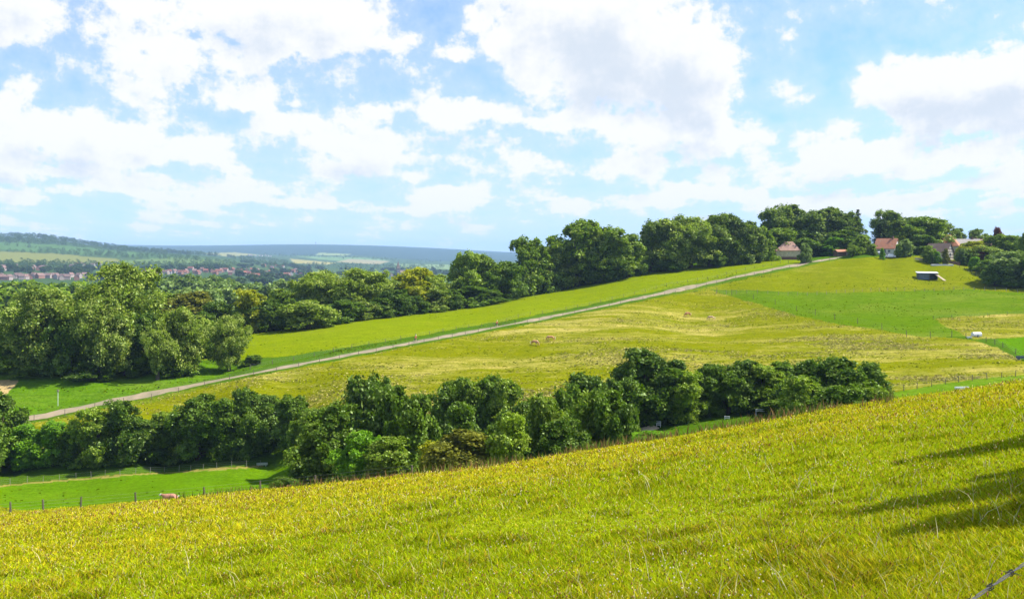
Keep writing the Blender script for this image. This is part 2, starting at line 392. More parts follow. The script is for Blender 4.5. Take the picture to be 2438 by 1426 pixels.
LIME = [(440, 857), (440, 812), (580, 798), (700, 781), (800, 765), (1000, 742), (1110, 731), (1250, 708), (1320, 690), (1400, 668), (1500, 652), (1600, 637), (1700, 627), (1800, 619), (1910, 616), (1913, 621), (1895, 628), (1750, 660), (1500, 706), (1250, 755), (1000, 798), (820, 828), (700, 845), (585, 856)]
MEADOW = [(-900, 1180), (-200, 1075), (60, 1010), (200, 980), (400, 937), (600, 897), (823, 855), (983, 823), (1180, 787), (1300, 764), (1500, 723), (1600, 701), (1690, 690), (1720, 700), (1800, 722), (1900, 752), (2000, 772), (2100, 786), (2200, 803), (2300, 806), (2380, 830), (2438, 862), (3000, 1000), (3000, 880), (2438, 893), (2300, 905), (2110, 938), (2080, 958), (1500, 980), (1450, 1060), (760, 1160), (740, 1040), (300, 1060)]
PADDOCK = [(1690, 690), (1600, 698), (1700, 680), (1800, 658), (1900, 636), (2000, 616), (2200, 610), (2438, 640), (3100, 680), (3100, 700), (2438, 700), (2300, 688), (2000, 698)]
GREEN = [(1700, 692), (2000, 698), (2300, 688), (2438, 698), (3100, 700), (3100, 745), (2438, 746), (2225, 758), (2300, 800), (2200, 803), (2100, 786), (2000, 772), (1900, 752), (1800, 722)]
STRAWF = [(2222, 758), (2300, 753), (2438, 746), (3100, 740), (3100, 800), (2438, 803), (2365, 806), (2320, 808), (2280, 790)]
GREEN2 = [(2370, 808), (2438, 802), (3100, 800), (3100, 900), (2438, 850)]
LEFTF = [(-900, 1190), (0, 1157), (200, 1140), (400, 1124), (600, 1113), (655, 1108), (660, 1095), (740, 1090), (760, 1200), (-900, 1300)]
BANK = [(-900, 1290), (-900, 870), (0, 870), (460, 860), (600, 882), (640, 868), (400, 925), (200, 965), (50, 995), (-100, 1030)]
SAND = [(-60, 925), (-20, 905), (42, 903), (38, 916), (12, 940), (-60, 960)]
FARZ = [  # fields beyond the town: polygon, colour
 ([(-900, 640), (-900, 592), (0, 598), (130, 604), (290, 618), (285, 626), (150, 628), (0, 624)], (.150, .160, .035)),
 ([(-900, 590), (-900, 574), (0, 576), (100, 580), (210, 590), (330, 602), (520, 618), (400, 618), (200, 606), (0, 594)], (.065, .125, .030)),
 ([(290, 621), (420, 613), (530, 620), (540, 626), (400, 628), (300, 627)], (.100, .150, .035)),
 ([(480, 603), (560, 601), (620, 607), (540, 611)], (.22, .21, .06)),
 ([(690, 616), (800, 626), (780, 630), (700, 627)], (.26, .23, .07)),
 ([(700, 609), (860, 613), (930, 619), (860, 625), (760, 618)], (.12, .19, .06)),
 ([(760, 602), (840, 605), (820, 609), (750, 607)], (.20, .24, .08)),
 ([(830, 617), (930, 622), (900, 630), (800, 624)], (.24, .21, .10)),
 ([(930, 628), (1075, 630), (1075, 642), (960, 636)], (.15, .21, .09)),
]
def build_ground():
    us = np.r_[np.linspace(-1.05, -.62, 50, endpoint=False), np.linspace(-.62, .62, 700, endpoint=False), np.linspace(.62, 1.1, 50)]
    ys = np.r_[np.linspace(-40, 5, 24, endpoint=False), 1 / np.linspace(1 / 5, 1 / 100, 190, endpoint=False), np.linspace(100, 400, 430, endpoint=False), np.exp(np.linspace(math.log(400), math.log(17000), 230))]
    Wd = np.sqrt(ys ** 2 + 30 ** 2 * np.exp(-(np.maximum(ys, 0) / 60) ** 2))
    X = us[None, :] * Wd[:, None]; Y = np.repeat(ys[:, None], len(us), 1)
    x, y = X.ravel(), Y.ravel(); z = H(x, y)
    yy = np.maximum(y, 1); px, py = CX + F * x / yy, HY - F * z / yy
    beyond = y > np.maximum(yc_of(np.clip(x / yy, -1, 1)) + 2, 62)
    C = np.zeros((len(x), 3)); straw = np.zeros(len(x)); rough = np.zeros(len(x))
    # jitter borders so field edges are not ruler straight
    jx = px + (vnoise(x, y, 5.0) - .5) * 10; jy = py + (vnoise(x + 50, y, 4.0) - .5) * 3.0
    C[:] = (.055, .110, .004)
    mid = beyond & (y < 460)
    def zone(poly, c, s, r=0.0, m=mid):
        k = m & inpoly(jx, jy, poly); C[k] = c; straw[k] = s; rough[k] = r
    zone(BANK, (.070, .150, .003), .14, .3)
    zone(MEADOW, (.140, .150, .001), 1.0, 1.0)
    zone(LEFTF, (.080, .160, .001), .05)
    zone(PADDOCK, (.128, .148, .0005), .20, .35)
    zone(GREEN, (.076, .135, .0005), .20, .4)
    zone(STRAWF, (.150, .155, .006), 1.0, 1.0)
    zone(GREEN2, (.070, .160, .001), .0)
    zone(LIME, (.142, .182, .0005), .05)
    zone(SAND, (.42, .30, .13), .0)
    # valley grass on the right, with the faint wheel track
    k = mid & inpoly(jx, jy, [(2090, 938), (2300, 905), (2438, 893), (3100, 860), (3100, 990), (2080, 1010)]); C[k] = (.085, .160, .004); straw[k] = .25; rough[k] = .4
    # dry strips along the fences
    ed = [gp(px, float(np.interp(px, [-60, 0, 330, 655], [1161, 1156, 1129, 1108])), 115, 180) for px in range(-60, 660, 40)]
    dl = dist_poly(x, y, np.array([e[:2] for e in ed])); k = mid & (dl < .4); C[k] = (.24, .20, .05)
    dr = dist_poly(x, y, road_xy); k = mid & (dr < 3.4); C[k] = C[k] * .5 + np.array((.07, .13, .008)) * .5; rough[k] = .1; straw[k] *= .6
    near = ~beyond
    mix = np.clip((y - 12) / 40, 0, 1)[:, None] * .7 + fnoise(x, y, 14)[:, None] * .45 - .12
    mix = np.clip(mix, 0, 1)
    C[near] = ((1 - mix) * np.array((.190, .240, .006)) + mix * np.array((.330, .270, .010)))[near]
    far = y > 460
    patch = fnoise(x, y, 500, 2)[:, None]
    C[far] = (np.array((.035, .070, .020)) * (1 - patch) + np.array((.060, .095, .028)) * patch)[far]
    hillm = y > 6800; C[hillm] = (.03, .055, .03)
    for poly, c in FARZ:
        k = far & inpoly(px, py, poly); C[k] = c
    # small relief on rough grazing
    rel = ((fnoise(x * .45, y, 2.6, 3) - .5) * .75 + (vnoise(x * .3, y, 7.0) - .5) * .35) * rough
    z = z + np.where(mid, rel * np.clip(dr / 4 - .7, 0, 1), 0)
    nu, nv = len(us), len(ys)
    idx = np.arange(nu * nv).reshape(nv, nu)
    Q = np.stack([idx[:-1, :-1], idx[:-1, 1:], idx[1:, 1:], idx[1:, :-1]], -1).reshape(-1, 4)
    me = np_mesh('ground', np.c_[x, y, z], quads=Q, color=C, smooth=True, extra={'straw': straw, 'rough': rough})
    m, N = mat_new('ground_cover')
    co = N.n('ShaderNodeTexCoord').outputs['Object']
    at = N.n('ShaderNodeAttribute', attribute_name='Col'); st = N.n('ShaderNodeAttribute', attribute_name='straw').outputs['Fac']
    str_v = N.v('MULTIPLY', co, (.30, 1.0, 1.0))
    n1 = N.noise(str_v, .055, 6.0, .62, dist=1.2); n2 = N.noise(str_v, .45, 4.0, .65); n3 = N.noise(co, 2.2, 4.0, .7)
    f = N.m('ADD', N.m('MULTIPLY', n1, .62), N.m('ADD', N.m('MULTIPLY', n2, .28), N.m('MULTIPLY', n3, .18)))
    sf = N.m('MULTIPLY', N.ramp(f, .50, .70), st)
    c = N.mix(N.m('MULTIPLY', sf, .88), at.outputs['Color'], (.34, .28, .07))
    g1 = N.noise(co, .12, 4.0, .6)
    c = N.mix(N.ramp(g1, .35, .7, 0, .35), c, N.mix(1.0, c, (.70, .84, .8), 'MULTIPLY'))
    mott = N.m('MULTIPLY', N.ramp(n3, .25, .75, .70, 1.26), N.ramp(N.noise(str_v, .9, 5.0, .7), .3, .7, .86, 1.12))
    mc = N.n('ShaderNodeCombineXYZ'); [N.put(mc.inputs[i], mott) for i in range(3)]
    c = N.mix(1.0, c, mc.outputs[0], 'MULTIPLY')
    bp = N.n('ShaderNodeBump', i_Strength=.5, i_Distance=.12); N.put(bp.inputs['Height'], N.noise(co, 3.2, 5.0, .7))
    d = N.n('ShaderNodeBsdfDiffuse'); N.put(d.inputs[0], c); N.put(d.inputs['Normal'], bp.outputs[0])
    out_surf(N, d.outputs[0])
    o = link_mesh('ground', me, m); tag(o, 'rolling grassland running down into the valley and out to blue hills', kind='structure', cat='ground')
    return o
build_ground()

def ribbon(name, P, width, lift, mat, label, cat, cross=5):
    P = np.asarray(P); t = np.gradient(P, axis=0); t /= np.linalg.norm(t, axis=1)[:, None]; nrm = np.c_[-t[:, 1], t[:, 0]]
    V = []
    for k in range(cross):
        o = (k / (cross - 1) - .5) * width
        q = P + nrm * (o + (rng.random(len(P))[:, None] - .5) * (.75 if k in (0, cross - 1) else 0)); zz = H(q[:, 0], q[:, 1]) + lift - (.10 if k in (0, cross - 1) else 0)
        V.append(np.c_[q, zz])
    V = np.stack(V, 1); n = len(P); idx = np.arange(n * cross).reshape(n, cross)
    Q = np.stack([idx[:-1, :-1], idx[:-1, 1:], idx[1:, 1:], idx[1:, :-1]], -1).reshape(-1, 4)[:, ::-1]
    o = link_mesh(name, np_mesh(name, V.reshape(-1, 3), quads=Q, smooth=True), mat)
    tag(o, label, cat, kind='structure'); return o
ribbon('road', road_xy, 2.5, .12, M_road, 'narrow pale lane climbing from the left past the meadow to the hilltop houses', 'road')

# ------------------------------------------------------------------ trees
def quads_from(P, Nn, size, asp):
    """leaf quads: centre, normal, size"""
    n = len(P); a = rng.normal(size=(n, 3)); a -= (a * Nn).sum(1)[:, None] * Nn; a /= np.linalg.norm(a, axis=1)[:, None] + 1e-9
    b = np.cross(Nn, a); s = size[:, None]
    V = np.stack([P - a * s, P - b * s * asp + Nn * s * .12, P + a * s, P + b * s * asp + Nn * s * .12], 1).reshape(-1, 3)
    return V, np.arange(n * 4).reshape(n, 4)
def unit(v): return v / (np.linalg.norm(v, axis=1)[:, None] + 1e-9)
def make_crown(name, seed, lobes=16, clumps=46, leaves=26, leaf=.20, z0=.03, wide=.45, top=.92, rough=1.0, pale=.5):
    r = np.random.default_rng(seed); Hh, Rr = 10.0, 4.0
    cs, rs = [], []
    for i in range(lobes):
        t = (i + .5) / lobes; zz = z0 + (top - z0) * t
        env = math.sin(math.pi * min(1, max(0.08, (t * (1 - .12) + .12)) ** (math.log(.5) / math.log(wide)))) ** .55
        an = i * 2.4 + r.random() * 1.4; rad = Rr * env * (.30 + .55 * r.random())
        lr = Rr * (.26 + .22 * r.random()) * (.70 + .38 * env)
        cs.append((math.cos(an) * rad, math.sin(an) * rad, zz * Hh + (r.random() - .5) * .9)); rs.append(lr)
    cs = np.array(cs); rs = np.array(rs)
    # each lobe carries smaller knobs, each knob carries sprays of leaves
    sc, sr, so = [], [], []
    for c, lr in zip(cs, rs):
        d = unit(r.normal(size=(11, 3)) + np.array((0, 0, .35)))
        q = c + d * lr * (.62 + .40 * r.random((11, 1)) * rough); s_ = lr * (.26 + .26 * r.random(11))
        sc.append(q); sr.append(s_); so.append(np.full(11, r.random()))
    sc = np.concatenate(sc); sr = np.concatenate(sr); so = np.concatenate(so)
    dd = np.linalg.norm(sc[:, None, :] - cs[None], axis=2) / rs[None]; k = ((dd < .55).sum(1) == 0) & (sc[:, 2] > .2); sc, sr, so = sc[k], sr[k], so[k]
    P, Nn, tone, pl = [], [], [], []
    nk = max(5, int(clumps * lobes / len(sc) * 1.15))
    for c, lr, o_ in zip(sc, sr, so):
        d = unit(r.normal(size=(nk, 3)) + np.array((0, 0, .45)) + unit((c - np.array((0, 0, c[2] * .8)))[None])[0] * .35)
        q = c + d * lr * (.70 + .50 * r.random((nk, 1)) * rough); k = nk
        sp = (.16 + .14 * lr) * (.7 + .8 * r.random((k, 1, 1)))
        off = r.normal(size=(k, leaves, 3)) * sp; off -= (off * d[:, None, :]).sum(2, keepdims=True) * d[:, None, :] * .5
        nn = d[:, None, :] * .9 + r.normal(size=(k, leaves, 3)) * .65 + np.array((0, 0, .45))
        P.append((q[:, None, :] + off).reshape(-1, 3)); Nn.append(nn.reshape(-1, 3))
        ct = .42 + .22 * (o_ - .5) + .22 * (r.random() - .5) + .42 * (r.random((k, 1)) - .5) + .45 * (r.random((k, leaves)) - .5)
        tone.append(ct.ravel()); pp = (r.random((k, 1)) ** 1.2) * (r.random((k, leaves)) < pale * .7); pl.append(pp.ravel())
    # loose inner leaves and stray sprays
    m = int(lobes * clumps * leaves * .10); li = r.integers(0, lobes, m)
    P.append(cs[li] + r.normal(size=(m, 3)) * rs[li][:, None] * .38); Nn.append(r.normal(size=(m, 3))); tone.append(.25 + .2 * r.random(m)); pl.append(np.zeros(m))
    P = np.concatenate(P); Nn = unit(np.concatenate(Nn)); tone = np.concatenate(tone); pl = np.concatenate(pl)
    keep = P[:, 2] > .05; P, Nn, tone, pl = P[keep], Nn[keep], tone[keep], pl[keep]
    P[:, :2] *= Rr / np.percentile(np.abs(P[:, :2]).max(1), 97); zc = z0 * Hh; P[:, 2] = P[:, 2] * (Hh / np.percentile(P[:, 2], 99.7))
    V, Q = quads_from(P, Nn, leaf * (.65 + .7 * r.random(len(P))), .62)
    C = np.repeat(np.c_[np.clip(tone, 0, 1), pl, np.zeros(len(P))], 4, 0)
    me = np_mesh(name, V, quads=Q, color=C)
    me['n'] = len(P); return me, cs * np.array((1, 1, 1)), rs
def make_trunk(name, cs, seed, base=.38):
    r = random.Random(seed); b = MB()
    b.tube([(0, 0, -.4), (.05, .02, 1.0), (.12, -.05, 2.6), (.05, .1, 4.6), (0, 0, 7.0)], [base * 1.35, base, base * .8, base * .5, base * .18], 8)
    for c in cs[::2]:
        z0 = max(.9, c[2] * .45); b.tube([(.05, 0, z0), (c[0] * .45, c[1] * .45, z0 + (c[2] - z0) * .55), tuple(c)], [base * .42, base * .26, base * .08], 6)
    return b.mesh(name, True)
def make_conifer(name, seed, tiers=34, per=15, leaves=22, R0=2.6):
    r = np.random.default_rng(seed); P, Nn, T, PL = [], [], [], []
    for i in range(tiers):
        t = i / tiers; z = .5 + 9.2 * t; rad = R0 * (1 - t) ** .85 * (.8 + .35 * r.random()) + .15
        for k in range(max(5, int(per * (1 - t * .6)))):
            an = r.random() * 6.283; L = rad * (.7 + .45 * r.random()); s = np.linspace(.12, 1, leaves) ** .8
            x = s * L; dz = -.30 * s * L + .22 * s ** 3 * L
            p = np.c_[np.cos(an) * x, np.sin(an) * x, z + dz] + r.normal(size=(leaves, 3)) * np.array((.10, .10, .05))
            P.append(p); Nn.append(np.array((math.cos(an) * .3, math.sin(an) * .3, 1)) + r.normal(size=(leaves, 3)) * .5)
            T.append(.25 + .5 * r.random() * np.ones(leaves) + .2 * r.random(leaves)); PL.append((s > .85) * r.random(leaves))
    P = np.concatenate(P); Nn = unit(np.concatenate(Nn)); T = np.clip(np.concatenate(T), 0, 1); PL = np.concatenate(PL)
    V, Q = quads_from(P, Nn, .15 * (.7 + .6 * r.random(len(P))), .5)
    me = np_mesh(name, V, quads=Q, color=np.repeat(np.c_[T, PL, T * 0], 4, 0))
    b = MB().tube([(0, 0, -.4), (0, 0, 3), (0, 0, 9.6)], [.26, .18, .03], 7)
    return me, b.mesh(name + '_trunk', True)
PROTO = {}
for nm, sd_, kw in [('hedge_a', 11, dict()), ('hedge_b', 12, dict(lobes=20, wide=.5)), ('hedge_c', 13, dict(lobes=14, wide=.4, rough=1.3)), ('hedge_d', 14, dict(lobes=18, wide=.6)),
                    ('round_a', 21, dict(z0=.20, wide=.5, lobes=18, leaf=.145, leaves=40)), ('round_b', 22, dict(z0=.16, wide=.55, lobes=16, leaf=.145, leaves=40)), ('round_c', 23, dict(z0=.22, wide=.6, lobes=20, rough=1.3)),
                    ('open_a', 31, dict(z0=.24, wide=.55, lobes=13, clumps=36, leaves=30, rough=1.6, leaf=.15)),
                    ('bush_a', 41, dict(z0=.02, wide=.35, lobes=14, leaf=.22, clumps=34, leaves=22)), ('bush_b', 42, dict(z0=.02, wide=.45, lobes=12, leaf=.24, clumps=32, leaves=20))]:
    kk = dict(lobes=16, pale=1.0); kk.update(kw)
    me, cs, rs = make_crown(nm, sd_, **kk); tr = make_trunk(nm + '_trunk', cs, sd_); PROTO[nm] = (me, tr)
PROTO['conifer'] = make_conifer('conifer', 51)
FARP = []
for k in range(4):
    me, cs, rs = make_crown('far_%d' % k, 60 + k, lobes=10, clumps=16, leaves=9, leaf=.42, z0=.08, pale=.5); FARP.append((me, make_trunk('fart%d' % k, cs[:3], 3)))
for me, tr in list(PROTO.values()) + FARP:
    me.materials.append(None); tr.materials.append(M_bark)
ORD = 'first second third fourth fifth sixth seventh eighth ninth tenth eleventh twelfth thirteenth fourteenth fifteenth sixteenth seventeenth eighteenth nineteenth twentieth'.split()
ORD += ['twenty-' + w for w in ORD[:9]] + ['thirtieth'] + ['thirty-' + w for w in ORD[:9]]
KIND = {  # kind: prototypes, foliage, look, object name, category
 'dark': (('hedge_a', 'hedge_b', 'hedge_c', 'hedge_d'), M_leaf, 'dark green bushy tree', 'broadleaf_tree', 'tree'),
 'mid': (('hedge_b', 'hedge_a', 'hedge_d'), M_leaf_mid, 'mid green leafy tree', 'broadleaf_tree', 'tree'),
 'pale': (('round_a', 'round_b'), M_leaf_pale, 'tree with pale wind-turned leaves', 'broadleaf_tree', 'tree'),
 'lime': (('hedge_b', 'hedge_d'), M_leaf_lime, 'yellow-green leafy tree', 'broadleaf_tree', 'tree'),
 'bright': (('bush_a', 'hedge_c'), M_leaf_bright, 'bright green leafy bush', 'bush', 'bush'),
 'olive': (('bush_a',), M_leaf_olive, 'rounded olive brown bush', 'bush', 'bush'),
 'bush': (('bush_b', 'bush_a'), M_leaf, 'low dark green bush', 'bush', 'bush'),
 'palebush': (('bush_a', 'bush_b'), M_leaf_pale, 'low bush with pale wind-turned leaves', 'bush', 'bush'),
 'hill': (('hedge_d', 'hedge_a', 'hedge_b', 'hedge_c'), M_leaf_hill, 'tall dense hilltop tree', 'broadleaf_tree', 'tree'),
 'hillpale': (('hedge_b', 'round_b'), M_leaf_pale, 'tall hilltop tree with pale tips', 'broadleaf_tree', 'tree'),
 'hillgreen': (('hedge_a', 'hedge_c'), M_leaf_mid, 'broad fresh green tree', 'broadleaf_tree', 'tree'),
 'open': (('open_a',), M_leaf_mid, 'small open-crowned tree', 'broadleaf_tree', 'tree'),
 'grey': (('hedge_a', 'hedge_d', 'hedge_b'), M_leaf_grey, 'grey-green leafy tree', 'broadleaf_tree', 'tree'),
 'conifer': (('conifer',), M_leaf_con, 'dark pointed conifer', 'conifer_tree', 'conifer'),
 'copper': (('hedge_c',), M_leaf_red, 'dark copper-leaved tree', 'broadleaf_tree', 'tree'),
}
_pc = {}
def plant(px, top, base, hw, kind, Y=None, rz=None, proto=None, lo=96, hi=430):
    protos, mat, look, name, cat = KIND[kind]
    x, yy, z = gp(px, base, lo, hi) if Y is None else pt(px, Y)
    hgt = max(1.0, (HY - top) / F * yy - z); w = hw / F * yy
    _pc[kind] = _pc.get(kind, 0) + 1; me, tr = PROTO[proto or protos[_pc[kind] % len(protos)]]
    t = empty(name, (x, yy, z - .1), rng.random() * 6.28 if rz is None else rz)
    s = w * (1.34 if yy < 175 else 1.18 if z > -20 else 1.0) / (4.0 if kind != 'conifer' else 2.5)
    t.scale = (s, s, hgt / 9.9)
    c = bpy.data.objects.new('crown', me); col.objects.link(c); c.parent = t
    c.material_slots[0].link = 'OBJECT'; c.material_slots[0].material = mat
    k = bpy.data.objects.new('trunk', tr); col.objects.link(k); k.parent = t
    t['category'] = cat; t['look'] = look; return t
def row(items, where, group, extra=None):
    """plants a row and names each by its look and its place in the row"""
    made = sorted([(it[0], it[4], plant(*it[:5], **(it[5] if len(it) > 5 else {}))) for it in items], key=lambda q: q[0])
    cnt = {}
    for px, kind, t in made: cnt.setdefault(t['look'], []).append(t)
    for lk, ts in cnt.items():
        for i, t in enumerate(ts):
            t['group'] = group
            t['label'] = '%s %s' % (lk, where) if len(ts) == 1 else '%s %s %s, from left' % (ORD[i], lk, where)
    for px, kind, t in made: del t['look']

row([(35, 725, 880, 60, 'mid'), (95, 690, 893, 84, 'pale', dict(proto='round_b')), (165, 745, 895, 55, 'dark'), (240, 712, 902, 64, 'pale'), (290, 632, 872, 92, 'pale', dict(proto='round_a')), (345, 750, 885, 50, 'dark'),
     (375, 765, 905, 40, 'pale', dict(proto='open_a')), (432, 735, 892, 56, 'pale', dict(proto='round_a')), (545, 752, 884, 44, 'pale', dict(proto='round_b')), (0, 785, 888, 38, 'bright'), (218, 858, 905, 48, 'bush'), (488, 760, 872, 35, 'mid', dict(Y=214)),
     (70, 830, 892, 60, 'bush'), (300, 830, 893, 55, 'bush'), (410, 835, 893, 50, 'bush'), (150, 820, 890, 60, 'bush'), (600, 845, 868, 22, 'bush', dict(Y=202)), (-60, 760, 890, 60, 'dark')],
    'in the clump left of the lime field', 'trees in the left clump')
row([(395, 700, 0, 75, 'mid', dict(Y=285)), (455, 697, 0, 70, 'olive', dict(Y=270, proto='hedge_b')), (505, 720, 0, 45, 'dark', dict(Y=262)), (190, 735, 0, 60, 'mid', dict(Y=255)), (20, 745, 0, 70, 'mid', dict(Y=262)),
     (600, 692, 796, 52, 'lime', dict(Y=262)), (640, 715, 789, 40, 'dark'), (578, 730, 798, 36, 'mid', dict(Y=262)), (545, 745, 800, 30, 'dark', dict(Y=266)),
     (735, 716, 783, 60, 'palebush'), (695, 728, 785, 36, 'bush'), (670, 690, 0, 45, 'mid', dict(Y=285)), (770, 648, 0, 62, 'pale', dict(Y=292)), (850, 642, 765, 72, 'pale', dict(Y=290)), (905, 655, 0, 50, 'pale', dict(Y=300)),
     (815, 715, 768, 45, 'bush'), (865, 718, 762, 38, 'palebush'), (905, 710, 757, 35, 'bush'), (990, 640, 748, 55, 'lime', dict(Y=305)), (1030, 655, 0, 45, 'pale', dict(Y=308)), (945, 690, 752, 36, 'bush'), (985, 705, 748, 30, 'bush'), (1035, 688, 742, 34, 'palebush'),
     (1075, 690, 738, 30, 'dark'), (1105, 602, 0, 38, 'hillgreen', dict(Y=318)), (1150, 608, 728, 42, 'hillgreen', dict(Y=320)), (1120, 680, 731, 45, 'bush'), (1195, 625, 718, 42, 'dark'), (1170, 690, 724, 38, 'bush'), (1225, 680, 711, 30, 'bush')],
    'in the hedgerow behind the lime field', 'trees in the hedgerow behind the lime field')
row([(1262, 568, 704, 50, 'hillgreen'), (1300, 590, 697, 45, 'hill'), (1345, 585, 688, 50, 'hillpale'), (1375, 528, 682, 60, 'hillgreen'), (1420, 540, 673, 50, 'hill'), (1455, 545, 668, 48, 'hillgreen'), (1495, 560, 660, 40, 'hillgreen'), (1440, 610, 672, 40, 'bush'), (1330, 640, 690, 40, 'dark'),
     (1550, 530, 648, 42, 'hill'), (1600, 525, 644, 45, 'hillpale'), (1645, 518, 638, 52, 'hillpale'), (1585, 590, 645, 35, 'bush'), (1700, 515, 632, 40, 'hill'), (1740, 512, 630, 42, 'hill'), (1690, 575, 634, 38, 'dark'), (1775, 530, 628, 40, 'hill'), (1806, 540, 622, 36, 'hillgreen'), (1515, 600, 654, 26, 'dark'),
     (1845, 500, 0, 45, 'hill', dict(Y=400)), (1885, 490, 0, 50, 'hill', dict(Y=405)), (1930, 505, 0, 48, 'hill', dict(Y=398)), (1970, 497, 0, 50, 'hill', dict(Y=402)), (2012, 505, 0, 42, 'hill', dict(Y=395)), (2042, 495, 0, 20, 'conifer', dict(Y=402)),
     (1846, 545, 0, 40, 'hillgreen', dict(Y=388)), (1925, 550, 0, 55, 'dark', dict(Y=390)), (2000, 550, 0, 50, 'dark', dict(Y=388)), (1985, 566, 0, 25, 'bright', dict(Y=380, proto='hedge_c')), (1780, 570, 0, 40, 'dark', dict(Y=380))],
    'in the wood along the ridge', 'trees along the ridge')
row([(1918, 580, 622, 15, 'grey', dict(Y=349)), (2030, 582, 0, 16, 'open', dict(Y=360)), (2055, 560, 0, 24, 'hillgreen', dict(Y=366)), (2095, 530, 0, 26, 'conifer', dict(Y=400)), (2122, 503, 0, 38, 'hill', dict(Y=405)), (2155, 520, 0, 40, 'hill', dict(Y=396)),
     (2190, 518, 0, 48, 'hillgreen', dict(Y=384)), (2235, 523, 0, 30, 'hill', dict(Y=392)), (2156, 570, 0, 17, 'grey', dict(Y=359)), (2278, 545, 0, 19, 'grey', dict(Y=396)), (2323, 546, 0, 20, 'grey', dict(Y=400)), (2375, 543, 0, 14, 'copper', dict(Y=398)),
     (2205, 560, 0, 30, 'dark', dict(Y=372)), (2310, 575, 0, 28, 'lime', dict(Y=362)), (2345, 585, 0, 34, 'pale', dict(Y=356)), (2370, 560, 0, 36, 'hillgreen', dict(Y=372)), (2415, 562, 0, 34, 'hillgreen', dict(Y=366)), (2438, 555, 0, 14, 'open', dict(Y=350)),
     (2320, 612, 645, 13, 'bright'), (2295, 600, 0, 14, 'dark', dict(Y=352)), (2375, 605, 0, 34, 'dark', dict(Y=336)), (2395, 600, 0, 48, 'grey', dict(Y=318, proto='hedge_d')), (2370, 620, 0, 36, 'dark', dict(Y=316)), (2438, 612, 0, 46, 'dark', dict(Y=314)), (2490, 600, 0, 50, 'hill', dict(Y=316)),
     (2231, 599, 0, 9, 'bright', dict(Y=349)), (2218, 600, 0, 7, 'bush', dict(Y=349)), (2101, 591, 0, 6, 'bright', dict(Y=356)), (2288, 592, 0, 9, 'grey', dict(Y=352)), (2340, 590, 0, 14, 'copper', dict(Y=353)), (2210, 585, 0, 13, 'mid', dict(Y=352)), (2252, 592, 0, 7, 'olive', dict(Y=347)), (2140, 583, 0, 9, 'mid', dict(Y=358)), (2078, 588, 0, 9, 'hillgreen', dict(Y=362)), (2298, 580, 0, 16, 'hillgreen', dict(Y=370)), (2360, 612, 0, 18, 'mid', dict(Y=342))],
    'around the hilltop village', 'trees around the hilltop village')
row([(0, 935, 1112, 42, 'dark'), (-50, 960, 1120, 50, 'dark'), (62, 1012, 1110, 40, 'bright'), (125, 1003, 1108, 38, 'bright', dict(proto='hedge_c')), (178, 1010, 1106, 32, 'dark'), (232, 972, 1108, 42, 'mid'), (296, 957, 1104, 44, 'dark'), (350, 1000, 1100, 36, 'dark'), (398, 982, 1098, 42, 'mid'),
     (470, 945, 1094, 50, 'dark'), (425, 1000, 1096, 36, 'dark'), (540, 950, 1090, 44, 'dark'), (592, 928, 1086, 40, 'dark'), (648, 965, 1084, 40, 'conifer', dict(Y=156)), (640, 940, 0, 30, 'dark', dict(Y=162)), (700, 943, 1082, 42, 'dark', dict(Y=150)), (735, 975, 0, 32, 'mid', dict(Y=140)), (720, 1060, 1105, 28, 'lime', dict(Y=136, proto='bush_a'))],
    'in the hedge below the lane', 'trees in the hedge below the lane')
row([(675, 1133, 0, 22, 'bush', dict(Y=93)), (790, 968, 0, 66, 'dark', dict(Y=99)), (755, 1010, 0, 44, 'dark', dict(Y=97)), (870, 905, 0, 52, 'dark', dict(Y=112)), (905, 898, 0, 42, 'dark', dict(Y=118)), (945, 925, 0, 62, 'dark', dict(Y=100)), (985, 945, 0, 50, 'dark', dict(Y=96)), (855, 1030, 0, 40, 'bright', dict(Y=93, proto='hedge_a')), (920, 1040, 0, 50, 'mid', dict(Y=91)),
     (1080, 905, 0, 46, 'dark', dict(Y=128)), (1120, 908, 0, 40, 'mid', dict(Y=126)), (1165, 900, 0, 48, 'dark', dict(Y=127)), (1215, 908, 0, 42, 'mid', dict(Y=124)), (1095, 960, 0, 50, 'dark', dict(Y=112)), (1110, 1026, 0, 68, 'olive', dict(Y=88)), (1030, 1050, 0, 28, 'lime', dict(Y=90, proto='bush_b')), (1215, 985, 0, 48, 'mid', dict(Y=88)), (1250, 960, 0, 42, 'dark', dict(Y=106)), (1180, 1010, 0, 36, 'dark', dict(Y=90)),
     (1300, 945, 0, 44, 'mid', dict(Y=96)), (1350, 925, 0, 50, 'dark', dict(Y=100)), (1400, 940, 0, 56, 'mid', dict(Y=92)), (1455, 935, 0, 58, 'dark', dict(Y=90)), (1490, 965, 0, 36, 'dark', dict(Y=88)), (1400, 893, 0, 52, 'dark', dict(Y=124)), (1440, 905, 0, 40, 'dark', dict(Y=122)), (1330, 1000, 0, 50, 'dark', dict(Y=86)), (1558, 1025, 0, 46, 'bright', dict(Y=75, proto='bush_a'))],
    'in the thicket beyond the brow', 'trees in the valley thicket')
